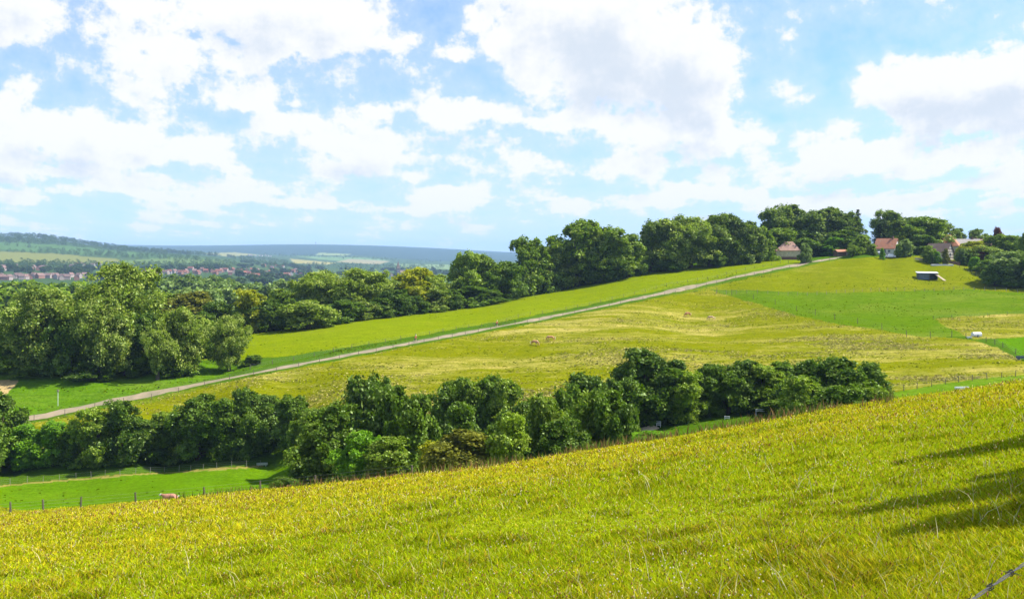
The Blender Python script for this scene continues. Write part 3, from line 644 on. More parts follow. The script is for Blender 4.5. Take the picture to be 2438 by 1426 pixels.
row([(1535, 835, 0, 62, 'dark', dict(Y=131)), (1590, 860, 0, 50, 'dark', dict(Y=133)), (1630, 885, 0, 38, 'mid', dict(Y=130)), (1500, 870, 0, 40, 'dark', dict(Y=134)), (1690, 867, 0, 44, 'dark', dict(Y=134)), (1735, 885, 0, 38, 'dark', dict(Y=132)), (1775, 858, 0, 46, 'dark', dict(Y=134)), (1820, 870, 0, 42, 'mid', dict(Y=132)), (1865, 864, 0, 44, 'dark', dict(Y=134)),
     (1925, 858, 0, 46, 'dark', dict(Y=122)), (1975, 855, 0, 62, 'dark', dict(Y=112)), (1920, 900, 0, 52, 'mid', dict(Y=104)), (2030, 885, 0, 48, 'dark', dict(Y=110)), (2072, 863, 0, 34, 'dark', dict(Y=133)), (2065, 925, 0, 44, 'mid', dict(Y=106)), (1985, 920, 0, 60, 'dark', dict(Y=100)), (1905, 960, 0, 30, 'dark', dict(Y=96)), (1740, 920, 0, 60, 'dark', dict(Y=136)), (1640, 920, 0, 50, 'dark', dict(Y=137)), (1560, 915, 0, 60, 'dark', dict(Y=136)), (1850, 925, 0, 50, 'dark', dict(Y=130))],
    'in the tree belt below the straw meadow', 'trees in the right valley belt')
# off to the right of the view: the trees whose shadows fall over the slope
row([(0, 0, 0, 0, 'dark', dict(Y=26)),][:0], '', '')
def side_tree(x, y, h_, w, kind, label):
    protos, mat, look, name, cat = KIND[kind]; me, tr = PROTO[protos[0]]
    t = empty(name, (x, y, h1(x, y) - .1), 1.0); t.scale = (w / 4, w / 4, h_ / 9.9)
    c = bpy.data.objects.new('crown', me); col.objects.link(c); c.parent = t; c.material_slots[0].link = 'OBJECT'; c.material_slots[0].material = mat
    k = bpy.data.objects.new('trunk', tr); col.objects.link(k); k.parent = t
    tag(t, label, cat, 'trees beside the slope')
side_tree(12.2, 12.1, 9.0, 1.2, 'dark', 'slender tree right of the slope throwing the middle shadow streak')
side_tree(9.7, 9.7, 6.6, .9, 'dark', 'slender young tree right of the slope, nearest the camera')
side_tree(17.2, 17.2, 10.5, 1.9, 'mid', 'fuller tree right of the slope throwing the upper shadow')

# ---- beyond the hedgerow: woods and the trees of the far valley
def fartree(x, y, h_, w, mat, label, group):
    me, tr = FARP[int(rng.integers(0, 4))]
    c = bpy.data.objects.new('distant_tree', me); col.objects.link(c); c.location = (x, y, h1(x, y) - .5); c.rotation_euler = (0, 0, rng.random() * 6.28)
    c.scale = (w / 4, w / 4, h_ / 9.9); c.material_slots[0].link = 'OBJECT'; c.material_slots[0].material = mat
    tag(c, label, 'tree', group); return c
for (x0, x1, ytop, Y, n, hm, mt, lab) in [(-40, 330, 672, 520, 17, 16, M_leaf_mid, 'green tree in the wood behind the left clump'), (-40, 200, 690, 400, 9, 15, M_leaf_mid, 'green tree in the wood behind the left clump'),
                             (355, 560, 660, 640, 11, 18, M_leaf_grey, 'grey-green tree in the wood between the left clump and the town'), (480, 720, 672, 560, 12, 16, M_leaf_grey, 'grey-green tree in the wood between the left clump and the town'), (380, 560, 690, 440, 9, 14, M_leaf_grey, 'grey-green tree in the wood between the left clump and the town')]:
    for i in range(n):
        px = x0 + (x1 - x0) * (i + .5 + (rng.random() - .5) * .6) / n; tp = ytop + (rng.random() - .3) * 14; Yy = Y * (1 + (rng.random() - .5) * .12)
        x = (px - CX) / F * Yy; h_ = max(hm * .6, (HY - tp) / F * Yy - h1(x, Yy)); fartree(x, Yy, h_, max((x1 - x0) / n * Yy / F * 1.1, h_ * .42), mt, lab, lab.replace('green tree', 'green trees'))
# tree belts in and around the town: one object each up to the count, then the far woodland as one mass
BELTS = [(-40, 560, 632, 644, 2050, 85), (560, 730, 618, 668, 2300, 60), (700, 960, 632, 655, 2500, 42), (930, 1100, 635, 650, 2500, 26), (60, 220, 636, 655, 1650, 14), (380, 760, 664, 676, 1450, 45), (200, 420, 660, 672, 1500, 14)]
for (x0, x1, ya, yb, Yc, n) in BELTS:
    for i in range(n):
        px = x0 + (x1 - x0) * rng.random(); py = ya + (yb - ya) * rng.random(); x, y, z = gp(px, py + 5, 1200, 3300)
        hh = 8 + 6 * rng.random(); fartree(x, y, hh, hh * (.6 + .4 * rng.random()), M_leaf_far, 'small dark tree among the houses of the distant town', 'trees of the distant town')
def woodland():
    Vs, Cs = [], []; pr = []
    for me, _ in FARP[:3]:
        n = len(me.vertices); v = np.empty(n * 3, np.float32); me.vertices.foreach_get('co', v); c = np.empty(n * 4, np.float32); me.color_attributes['Col'].data.foreach_get('color', c)
        v = v.reshape(-1, 4, 3); c = c.reshape(-1, 4, 4)[:, 0, :3]; k = rng.permutation(len(v))[:260]; pr.append((v[k], c[k]))
    WOODS = [([(-60, 560), (100, 558), (210, 573), (330, 592), (520, 604), (520, 612), (300, 602), (150, 585), (-60, 575)], 520, 3200, 4300, 17), ([(80, 596), (300, 606), (380, 606), (500, 620), (300, 616), (100, 602)], 170, 2500, 4000, 11), ([(-40, 577), (90, 590), (300, 603), (300, 606), (80, 592), (-40, 581)], 70, 2800, 3900, 8),
             ([(-40, 596), (180, 605), (520, 622), (520, 626), (180, 609), (-40, 599)], 110, 2400, 3600, 9), ([(-40, 626), (280, 630), (560, 626), (560, 640), (-40, 640)], 300, 2000, 3000, 12), ([(520, 600), (640, 612), (730, 640), (640, 640), (560, 620)], 180, 2700, 4500, 12),
             ([(620, 604), (1050, 622), (1050, 627), (620, 609)], 130, 4500, 7000, 14), ([(720, 628), (1080, 634), (1080, 640), (720, 640)], 160, 2700, 4200, 12), ([(290, 585), (520, 600), (420, 606), (290, 600)], 160, 3400, 5000, 12)]
    for poly, n, lo, hi, hh in WOODS:
        xs = [p[0] for p in poly]; ys = [p[1] for p in poly]; k = 0
        while k < n:
            px = min(xs) + (max(xs) - min(xs)) * rng.random(); py = min(ys) + (max(ys) - min(ys)) * rng.random()
            if not bool(inpoly(np.array(px), np.array(py), poly)): continue
            k += 1; x, y, z = gp(px, py, lo, hi); v, c = pr[k % 3]; s = hh * (.7 + .6 * rng.random()) / 10
            a = rng.random() * 6.28; Rm = np.array(((math.cos(a), -math.sin(a), 0), (math.sin(a), math.cos(a), 0), (0, 0, 1)))
            Vs.append(((v @ Rm.T) * np.array((1.35 * s, 1.35 * s, s)) * 1.0 + np.array((x, y, z))).reshape(-1, 3)); Cs.append(np.repeat(c, 4, 0))
    V = np.concatenate(Vs); C = np.concatenate(Cs)
    o = link_mesh('distant_woodland', np_mesh('distant_woodland', V, quads=np.arange(len(V)).reshape(-1, 4), color=C), M_leaf_far)
    tag(o, 'far-off dark woods covering the hills behind the town', 'woodland', kind='stuff')
woodland()

# ------------------------------------------------------------------ grass
def blades(name, x, y, hgt, wid, ctop, cbase, lean, mat, label, cat, zoff=None):
    n = len(x); z = H(x, y) - .02; a = rng.random(n) * 6.283; la = rng.random(n) * 6.283
    dx, dy_ = np.cos(a) * wid / 2, np.sin(a) * wid / 2; lx, ly = np.cos(la) * lean * hgt, np.sin(la) * lean * hgt
    p0 = np.c_[x - dx, y - dy_, z]; p1 = np.c_[x + dx, y + dy_, z]
    p2 = np.c_[x + dx * .8 + lx * .35, y + dy_ * .8 + ly * .35, z + hgt * .6]; p3 = np.c_[x - dx * .8 + lx * .35, y - dy_ * .8 + ly * .35, z + hgt * .6]
    p4 = np.c_[x + lx, y + ly, z + hgt]
    V = np.stack([p0, p1, p2, p3, p4], 1).reshape(-1, 3); b = np.arange(n)[:, None] * 5
    Q = b + np.array([[0, 1, 2, 3]]); T = b + np.array([[3, 2, 4]])
    C = np.stack([cbase, cbase, (cbase + ctop) / 2, (cbase + ctop) / 2, ctop], 1).reshape(-1, 3)
    o = link_mesh(name, np_mesh(name, V, tris=T, quads=Q, color=C), mat); tag(o, label, cat, kind='stuff'); return o
def slope_points(n, ymin=6.0, ymax=112.0, umax=.66):
    v = rng.random(n) * (1 / ymin - 1 / ymax) + 1 / ymax; far = rng.random(n) < .38
    Y = np.where(far, ymin + (ymax - ymin) * rng.random(n) ** .8, 1 / v); u = (rng.random(n) * 2 - 1) * umax
    k = Y < yc_of(u) + 14; return u[k] * Y[k], Y[k]
def fore_grass():
    x, y = slope_points(860000); n = len(x)
    lush = np.clip(.95 - y / 48 + (fnoise(x, y, 7) - .5) * 2.4, 0, 1); dry = fnoise(x + 90, y, 5)
    lush = np.where((x / y > .15), np.clip(lush + .25, 0, 1), lush)
    tus = np.clip((vnoise(x, y, 1.1) * .5 + vnoise(x + 9, y, .45) * .5 - .58) * 5, 0, 1)[:, None]; bare = (np.clip((vnoise(x - 40, y, 1.9) - .60) * 4, 0, 1))[:, None]
    hgt = .72 * (1 + .9 * tus[:, 0]) * (1 - .25 * bare[:, 0]) * (.055 + .13 * rng.random(n)) * (.55 + .75 * dry) * (1 - .25 * lush) * np.clip((y / 9) ** .25, .8, 1.6)
    wid = np.maximum(.005, y * .00095) * (.7 + .8 * rng.random(n))
    r1 = rng.random((n, 1)); L = lush[:, None]
    green = np.array((.310, .395, .004)) * (.55 + .8 * r1); gold = np.array((.62, .53, .016)) * (.6 + .7 * r1); rust = np.array((.55, .27, .03)) * (.6 + .7 * r1); straw = np.array((.80, .70, .22)) * (.6 + .5 * r1)
    green = green * (1 - .35 * tus) * (1 + .05 * bare)
    pick = rng.random((n, 1)); ctop = np.where(pick < .36 + .36 * L, green, np.where(pick < .84, gold, np.where(pick < .94, rust, straw)))
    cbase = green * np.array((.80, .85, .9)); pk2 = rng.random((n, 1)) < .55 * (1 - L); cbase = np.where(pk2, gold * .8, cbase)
    dk = np.where(rng.random((n, 1)) < .10, .4, 1.0); ctop = ctop * dk; cbase = cbase * dk
    blades('meadow_grass', x, y, hgt, wid, ctop, cbase, .3 + 1.1 * rng.random(n), M_grass, 'tall golden green summer grass on the near slope', 'grass')
    # dry stalks lying and leaning near the camera
    x, y = slope_points(1500, 6.0, 40.0); n = len(x); r1 = rng.random((n, 1)); c = np.array((.62, .54, .30)) * (.6 + .5 * r1)
    blades('dry_stalks', x, y, .14 + .26 * rng.random(n) ** 2, np.maximum(.005, y * .0007), c, c * .9, .3 + 1.3 * rng.random(n) ** 2, M_straw, 'bleached dry stalks sticking out of the near grass', 'dry grass')
    # flower heads: white clover and a few yellow ones
    x, y = slope_points(5200, 6.0, 60.0); k = ((vnoise(x, y, 2.2) > .60) & (fnoise(x, y, 8) > .46) & (rng.random(len(x)) < .6)) | (np.hypot(x - 7.2, (y - 16.0) * .7) < 1.3); x, y = x[k], y[k]; n = len(x); z = H(x, y) + .12 + .10 * rng.random(n); s = np.maximum(.008, y * .0006) * (.7 + .6 * rng.random(n))
    o8 = np.array([(1, 0, 0), (-1, 0, 0), (0, 1, 0), (0, -1, 0), (0, 0, 1), (0, 0, -1)]); V = (np.c_[x, y, z][:, None, :] + o8[None] * s[:, None, None]).reshape(-1, 3)
    tt = np.array([(0, 2, 4), (2, 1, 4), (1, 3, 4), (3, 0, 4), (2, 0, 5), (1, 2, 5), (3, 1, 5), (0, 3, 5)]); T = (np.arange(n)[:, None, None] * 6 + tt[None]).reshape(-1, 3)
    yel = rng.random(n) < .12; C = np.where(yel[:, None], np.array((.75, .55, .02)), np.array((.66, .60, .48))); C = np.repeat(C, 6, 0)
    o = link_mesh('clover_flowers', np_mesh('clover', V, tris=T, color=C), M_straw); tag(o, 'tiny white and yellow flower heads dotted through the near grass', 'flowers', kind='stuff')
fore_grass()
def seed_heads():
    x, y = slope_points(17000, 6.0, 90.0); k = fnoise(x + 30, y, 6) + .25 * rng.random(len(x)) > .52; x, y = x[k], y[k]; n = len(x); z = H(x, y) + .10 + .18 * rng.random(n); s = np.maximum(.0045, y * .00042) * (.7 + .7 * rng.random(n))
    o8 = np.array([(1, 0, 0), (-1, 0, 0), (0, 1, 0), (0, -1, 0), (.7, 0, 3.2), (-.5, 0, -2.6)]); V = (np.c_[x, y, z][:, None, :] + o8[None] * s[:, None, None]).reshape(-1, 3)
    tt = np.array([(0, 2, 4), (2, 1, 4), (1, 3, 4), (3, 0, 4), (2, 0, 5), (1, 2, 5), (3, 1, 5), (0, 3, 5)]); T = (np.arange(n)[:, None, None] * 6 + tt[None]).reshape(-1, 3)
    r1 = rng.random((n, 1)); C = np.where(rng.random((n, 1)) < .55, np.array((.20, .09, .03)), np.where(rng.random((n, 1)) < .6, np.array((.60, .50, .22)), np.array((.34, .15, .08)))) * (.6 + .8 * r1)
    o = link_mesh('seed_heads', np_mesh('seeds', V, tris=T, color=np.repeat(C, 6, 0)), M_straw); tag(o, 'rusty and straw-coloured seed heads standing above the near grass', 'seed heads', kind='stuff')
seed_heads()
def meadow_tufts():
    n = 420000; Y = 120 + 210 * rng.random(n) ** 1.1; u = (rng.random(n) * 2 - 1) * .66; x = u * Y; y = Y
    z = H(x, y); px, py = CX + F * x / y, HY - F * z / y
    zn = np.zeros(n); zn[inpoly(px, py, MEADOW) | inpoly(px, py, STRAWF)] = 1.0; zn[inpoly(px, py, PADDOCK)] = .16; zn[inpoly(px, py, BANK)] = .2; zn[inpoly(px, py, GREEN)] = .12
    zn[inpoly(px, py, GREEN2) | inpoly(px, py, LIME) | inpoly(px, py, LEFTF)] = .035
    dr = dist_poly(x, y, road_xy[::3]); verge = (dr > 2.3) & (dr < 6.0); zn[verge] = np.maximum(zn[verge], .6); zn[dr < 2.3] = 0
    pat = fnoise(x * .35, y, 11, 4); keep = (rng.random(n) < zn * (.04 + 1.7 * np.clip(pat - .38, 0, 1))) & (y > yc_of(u) + 12)
    x, y, pat, px, py, zn = x[keep], y[keep], pat[keep], px[keep], py[keep], zn[keep]; n = len(x); r1 = rng.random((n, 1))
    straw = np.array((.46, .38, .11)) * (.6 + .65 * r1); gr = np.where(zn[:, None] > .9, np.array((.18, .205, .005)), np.array((.12, .165, .003))) * (.6 + .8 * r1); w = (rng.random((n, 1)) < np.clip((pat[:, None] - .40) * 4.5, .15, .9) * (zn[:, None] > .9))
    c = np.where(w, straw, gr); hgt = (.07 + .15 * rng.random(n)) * (.6 + .8 * pat); wid = (.20 + .45 * rng.random(n))
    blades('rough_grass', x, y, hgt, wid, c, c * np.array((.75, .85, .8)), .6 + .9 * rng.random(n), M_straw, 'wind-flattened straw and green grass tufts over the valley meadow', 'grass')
meadow_tufts()
def brow_weeds():
    n = 5200; px = 380 + 1750 * rng.random(n); u = (px - CX) / F; y = yc_of(u) - 4 + 12 * rng.random(n); x = u * y
    k = vnoise(x, y, 3.0) > .36; k &= (px > 640) | (rng.random(n) < .3); x, y = x[k], y[k]; n = len(x); r1 = rng.random((n, 1))
    c = np.where(rng.random((n, 1)) < .5, np.array((.20, .13, .05)), np.array((.13, .19, .02))) * (.5 + r1)
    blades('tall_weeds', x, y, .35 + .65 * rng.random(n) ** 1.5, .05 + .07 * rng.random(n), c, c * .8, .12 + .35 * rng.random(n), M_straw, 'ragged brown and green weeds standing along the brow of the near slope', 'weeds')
brow_weeds()

# ------------------------------------------------------------------ buildings on the hilltop
M_stone = simple_mat('rubble_wall', (.58, .51, .38), .9, .3, 1.8, bump=.4)
M_brickdark = simple_mat('brick_plinth', (.22, .13, .09), .9, .35, 3.0, bump=.4)
M_render = simple_mat('cream_render', (.66, .60, .46), .9, .12, 1.2)
M_whitewash = simple_mat('whitewash', (.72, .70, .64), .9, .12, 1.2)
M_timber = simple_mat('dark_timber', (.05, .035, .025), .8, .3, 5.0)
M_glass = simple_mat('window_glass', (.05, .07, .09), .12, .1, 1.0, spec=.8)
M_tan = simple_mat('weathered_boards', (.42, .34, .24), .9, .3, 4.0)
M_metal = simple_mat('galvanised_metal', (.45, .47, .50), .45, .15, 4.0, metal=.5)
M_roofpale = simple_mat('pale_sheet_roof', (.55, .56, .58), .6, .2, 1.5)
M_shed = simple_mat('blue_grey_boards', (.12, .15, .18), .8, .3, 3.0)
def tile_mat(name, c, c2, step=.32):
    m, N = mat_new(name); co = N.n('ShaderNodeTexCoord').outputs['Object']
    w = N.n('ShaderNodeTexWave', wave_type='BANDS', bands_direction='Z', i_Scale=1 / step / 6.28 * 3.14, i_Distortion=.6); N.put(w.inputs['Vector'], co)
    f = N.ramp(N.noise(co, 1.1, 6.0, .68), .34, .66); c_ = N.mix(f, c2, c); c_ = N.mix(N.m('MULTIPLY', w.outputs['Fac'], .35), c_, tuple(v * .55 for v in c))
    f2 = N.ramp(N.noise(co, .6, 4.0, .7), .56, .70); c_ = N.mix(N.m('MULTIPLY', f2, .6), c_, (.30, .28, .20))
    b = N.n('ShaderNodeBsdfPrincipled', i_Roughness=.85); N.put(b.inputs['Base Color'], c_); bp = N.n('ShaderNodeBump', i_Strength=.5, i_Distance=.04); N.put(bp.inputs['Height'], w.outputs['Fac']); N.put(b.inputs['Normal'], bp.outputs[0])
    out_surf(N, b.outputs[0]); return m
M_orange = tile_mat('orange_tiles', (.44, .18, .085), (.33, .14, .08)); M_pinktile = tile_mat('weathered_pink_tiles', (.46, .27, .19), (.34, .20, .15)); M_dark = tile_mat('dark_tiles', (.19, .12, .08), (.12, .085, .06)); M_greytile = tile_mat('grey_tiles', (.30, .27, .24), (.20, .18, .17))
def wall_mesh(w, d, h, hr, gable):
    b = MB(); x, y = w / 2, d / 2
    if gable: V = [(-x, -y, -.6), (x, -y, -.6), (x, y, -.6), (-x, y, -.6), (-x, -y, h), (x, -y, h), (x, y, h), (-x, y, h), (-x, 0, h + hr), (x, 0, h + hr)]; b.add(V, [(0, 1, 5, 4), (2, 3, 7, 6), (3, 0, 4, 8, 7), (1, 2, 6, 9, 5), (4, 5, 9, 8), (6, 7, 8, 9)])
    else: b.box((0, 0, (h - .6) / 2), (w, d, h + .6))
    return b
def roof_mesh(w, d, h, hr, kind, ov=.35, th=.16):
    """gable ridge runs along x; hip has a short ridge"""
    b = MB(); x, y = w / 2 + ov, d / 2 + ov; k = hr / (d / 2); e = h - ov * k
    r = x if kind == 'gable' else max(.15, w / 2 - d / 2 * .9)
    for lift in (0.04, th + .04): b.v += [(-x, -y, e + lift), (x, -y, e + lift), (x, y, e + lift), (-x, y, e + lift), (-r, 0, h + hr + lift), (r, 0, h + hr + lift)]
    top = [(6, 7, 11, 10), (8, 9, 10, 11)]; bot = [(4, 5, 1, 0), (5, 4, 3, 2)]
    sides = [(0, 1, 7, 6), (2, 3, 9, 8)]
    if kind == 'gable': sides += [(1, 5, 11, 7), (5, 2, 8, 11), (3, 4, 10, 9), (4, 0, 6, 10)]
    else: sides += [(1, 2, 8, 7), (3, 0, 6, 9)]; top += [(7, 8, 11), (9, 6, 10)]; bot += [(5, 2, 1), (3, 4, 0)]
    b.f += top + bot + sides; return b
def opening(par, x, z, w, h, y, name, frame, pane, side='front', X=None):
    """window or door leaf set on a wall; side faces use X"""
    def bx(b, cx, cz, ww, hh, t):
        if side == 'front': b.box((cx, y - t / 2, cz), (ww, t, hh))
        else: b.box((X + t / 2, cx, cz), (t, ww, hh))
        return b
    b = MB(); bx(b, x, z + h / 2 + .04, w + .16, .08, .09); bx(b, x, z - h / 2 - .04, w + .20, .08, .12)
    for s in (-1, 1): bx(b, x + s * (w / 2 + .03), z, .06, h, .08)
    if name == 'window': bx(b, x, z, .05, h, .07)
    f = b.build(name, frame, par); bx(MB(), x, z, w, h, .03).build('pane' if name == 'window' else 'leaf', pane, f); return f
def house(px, py, Y, w, d, h, hr, rz, kind, wm, rm, label, cat='house', name='farmhouse', wins=(), door=None, chim=None, sidewins=(), plinth=None, timber=False):
    x, yy, z = gp(px, py, Y * .9, Y * 1.1) if py else pt(px, Y)
    r = empty(name, (x, yy, z), R(rz)); tag(r, label, cat)
    wall_mesh(w, d, h, hr, kind == 'gable').build('wall', wm, r); rf = roof_mesh(w, d, h, hr, kind).build('roof', rm, r)
    for (a, b_, ww, hh) in wins: opening(r, a, b_, ww, hh, -d / 2, 'window', M_white, M_glass)
    for (a, b_, ww, hh) in sidewins: opening(r, a, b_, ww, hh, 0, 'window', M_white, M_glass, 'side', w / 2)
    if door: opening(r, door[0], door[1] / 2, .95, door[1], -d / 2, 'door', M_timber, door[2])
    if chim: MB().box((chim, 0, h + hr + .3), (.6, .6, 1.4)).box((chim, 0, h + hr + 1.03), (.72, .72, .1)).build('chimney', M_brickdark, rf)
    if plinth: MB().box((0, 0, plinth / 2 - .3), (w + .08, d + .08, plinth + .6)).build('plinth', M_brickdark, r)
    if timber:
        b = MB(); X = w / 2 + .03
        for yy_ in np.linspace(-d / 2 + .1, d / 2 - .1, 6):
            hz = h + hr * (1 - abs(yy_) / (d / 2)) - .15; b.box((X, yy_, hz / 2), (.07, .16, hz))
        for zz in (.3, 1.5, 2.7): b.box((X + .02, 0, zz), (.07, d - .1, .16))
        b.box((X + .02, 0, h + hr * .35), (.07, d * .62, .16)); b.build('timber_frame', M_timber, r)
    return r
house(1878, 617, 345, 9.6, 7.2, 3.9, 3.5, -24, 'hip', M_stone, M_pinktile, 'square stone barn with hipped reddish tile roof, alone beside the ridge wood', 'barn', 'stone_barn', wins=[(.4, 2.6, .35, .45)], plinth=1.1, sidewins=[(0, 1.8, .8, 1.0)])
house(2112, 0, 370, 8.0, 7.0, 2.5, 3.9, -40, 'gable', M_whitewash, M_orange, 'low whitewashed farmhouse with bright orange tiled roof behind the white car', wins=[(-2.2, 1.3, .9, .9), (1.9, 1.3, .9, .9)], door=(0, 2.0, M_shed), chim=2.4, sidewins=[(-.8, 1.5, .9, 1.1), (1.2, 3.4, .7, .8)])
house(2237, 0, 361, 8.6, 5.6, 2.6, 3.3, -52, 'gable', M_render, M_dark, 'half-timbered cottage with cream gable and dark roof above the terrace wall', name='timbered_cottage', wins=[(-2, 1.4, .9, .9)], sidewins=[(0, 1.5, 1.5, 1.3)], timber=True)
house(2256, 0, 381, 9.5, 8.2, 3.6, 4.6, -35, 'hip', M_render, M_orange, 'larger house with hipped orange roof rising behind the half-timbered cottage', wins=[(-2, 2, 1, 1.2), (2, 2, 1, 1.2)], chim=0)
house(2300, 0, 386, 12, 7, 3.4, 3.4, 8, 'gable', M_render, M_greytile, 'long house with grey-brown roof right of the orange hipped roof', wins=[(-4, 1.8, 1, 1.2), (0, 1.8, 1, 1.2), (4, 1.8, 1, 1.2)], chim=3)
house(2335, 0, 392, 10, 7, 3.5, 3.2, -10, 'gable', M_render, M_pinktile, 'pale house mostly hidden by shrubs with faded brown roof', wins=[(-2, 1.8, 1, 1.2), (2, 1.8, 1, 1.2)], chim=-2)
house(2425, 0, 396, 11, 7, 4.2, 3.6, 14, 'gable', M_whitewash, M_greytile, 'roof and chimney showing above the trees at the far right', wins=[(-2, 1.8, 1, 1.2), (2, 1.8, 1, 1.2)], chim=3)
house(2005, 0, 372, 5.6, 4, 1.6, .8, 6, 'gable', M_brickdark, M_orange, 'small open shed with low red roof at the top of the lane', 'shed', 'garden_shed', door=(1.2, 1.5, M_tan))
house(2073, 0, 372, 3.6, 3.2, 1.9, .5, 0, 'gable', M_brickdark, M_pinktile, 'little brown outbuilding left of the orange-roofed farmhouse', 'shed', 'garden_shed', door=(0, 1.7, M_timber))
def garden_wall(P, hgt, name, mat, label, cat='wall'):
    P = resample([p[:2] for p in P], 1.5); b = MB()
    for a, c in zip(P[:-1], P[1:]):
        z = h1(*((a + c) / 2)); L = np.linalg.norm(c - a); b.box(((a[0] + c[0]) / 2, (a[1] + c[1]) / 2, z + hgt / 2 - .2), (L + .02, .35, hgt + .4 + .002 * random.random()), math.atan2(*(c - a)[::-1]))
    o = b.build(name, mat); tag(o, label, cat); return o
garden_wall([pt(2222, 353), pt(2286, 349)], 1.2, 'terrace_wall', M_brickdark, 'low reddish brick terrace wall below the half-timbered cottage')
garden_wall([pt(2178, 355), pt(2222, 354)], .8, 'terrace_wall', M_stone, 'pale stone garden wall left of the brick terrace')
def slab(px, Y, w, label):
    x, y, z = pt(px, Y); o = MB().box((0, 0, .1), (w, 1.2, .5), 0).box((0, .3, .4), (w * .96, .5, .12), 0).build('concrete_ledge', M_whitewash); o.location = (x, y, z); tag(o, label, 'ledge')
slab(2243, 346, 8.5, 'pale concrete ledge at the top edge of the paddock')
def field_shed():
    x, y, z = gp(2207, 665, 310, 345); r = empty('field_shelter', (x, y, z), R(-14)); tag(r, 'low blue-grey animal shelter with pale sheet roof standing alone in the hill paddock', 'shelter')
    MB().box((0, 1.35, 1.15), (6.6, .1, 2.5)).box((-3.3, 0, 1.1), (.1, 2.8, 2.4)).box((3.3, 0, 1.05), (.1, 2.8, 2.3)).box((-1.4, -1.35, 1.05), (3.9, .1, 2.3)).build('wall', M_shed, r)
    b = MB(); b.add([(-3.7, -1.8, 2.28), (3.7, -1.8, 2.18), (3.7, 1.8, 2.62), (-3.7, 1.8, 2.72), (-3.7, -1.8, 2.38), (3.7, -1.8, 2.28), (3.7, 1.8, 2.72), (-3.7, 1.8, 2.82)], [(3, 2, 1, 0), (4, 5, 6, 7), (0, 1, 5, 4), (1, 2, 6, 5), (2, 3, 7, 6), (3, 0, 4, 7)]); b.build('roof', M_roofpale, r)
    for xx in (-3.3, .6, 3.3): MB().box((xx, -1.45, 1.1), (.12, .12, 2.3)).build('post', M_post, r)
    a = z
    p0 = Vector((x + 2.3, y - 2.0, z + 1.9)); p1 = Vector((x + 4.4, y - 4.6, 0)); p1.z = h1(p1.x, p1.y) + .05; s = Vector((.55, .25, 0))
    b = MB(); n = Vector((.3, -.35, .1)); b.add([p0 - s, p0 + s, p1 + s, p1 - s, p0 - s + n * .25, p0 + s + n * .25, p1 + s + n * .25, p1 - s + n * .25], [(3, 2, 1, 0), (4, 5, 6, 7), (0, 1, 5, 4), (1, 2, 6, 5), (2, 3, 7, 6), (3, 0, 4, 7)])
    o = b.build('leaning_board', M_tan); tag(o, 'pale wooden board leaning on the right end of the blue-grey shelter', 'board')
field_shed()

# ------------------------------------------------------------------ vehicles
M_carw = simple_mat('white_car_paint', (.78, .79, .80), .3, .04, 2.0, spec=.6); M_tyre = simple_mat('tyre_rubber', (.03, .03, .03), .9, .2, 4.0); M_lamp = simple_mat('lamp_glass', (.7, .7, .68), .15, .05, 2.0, spec=.8)
def car(px, Y, rz, mat, label):
    x, y, z = pt(px, Y); r = empty('parked_car', (x, y, z), R(rz)); tag(r, label, 'car')
    prof = [(-2.15, .35), (-2.2, .75), (-2.05, 1.02), (-1.55, 1.08), (-1.05, 1.50), (.35, 1.52), (1.05, 1.08), (1.95, .92), (2.2, .70), (2.18, .35)]
    b = MB(); n = len(prof); V = []
    for s in (-1, 1): V += [(p[0], s * (.86 if p[1] < 1.1 else .66), p[1]) for p in prof]
    b.add(V, [tuple(range(n)), tuple(range(2 * n - 1, n - 1, -1))] + [(i, n + i, n + (i + 1) % n, (i + 1) % n) for i in range(n)]); b.build('body', mat, r)
    w = MB()
    for s in (-1, 1):
        w.add([(-1.35, s * .80, 1.10), (-1.0, s * .685, 1.44), (-.35, s * .685, 1.45), (-.35, s * .80, 1.10)][::s], [(0, 1, 2, 3)]); w.add([(-.27, s * .80, 1.10), (-.27, s * .685, 1.45), (.32, s * .685, 1.45), (.92, s * .80, 1.10)][::s], [(0, 1, 2, 3)])
    w.build('side_window', M_glass, r)
    MB().add([(.42, -.60, 1.50), (.42, .60, 1.50), (1.03, .76, 1.12), (1.03, -.76, 1.12)], [(0, 1, 2, 3)]).build('windscreen', M_glass, r)
    for sx in (-1.35, 1.4):
        for s in (-1, 1):
            t = MB().tube([(sx, s * .70, .33), (sx, s * .90, .33)], .33, 14).build('wheel', M_tyre, r); MB().tube([(sx, s * .905, .33), (sx, s * .92, .33)], .19, 10).build('rim', M_metal, t)
    for s in (-1, 1): MB().box((2.19, s * .6, .72), (.06, .34, .16)).build('headlight', M_lamp, r)
car(2118, 359, 172, M_carw, 'white car parked in front of the orange-roofed farmhouse')
car(2095, 366, 10, simple_mat('silver_car_paint', (.45, .47, .5), .35, .05, 2.0, metal=.3), 'silver car half hidden behind the white car by the farmhouse')
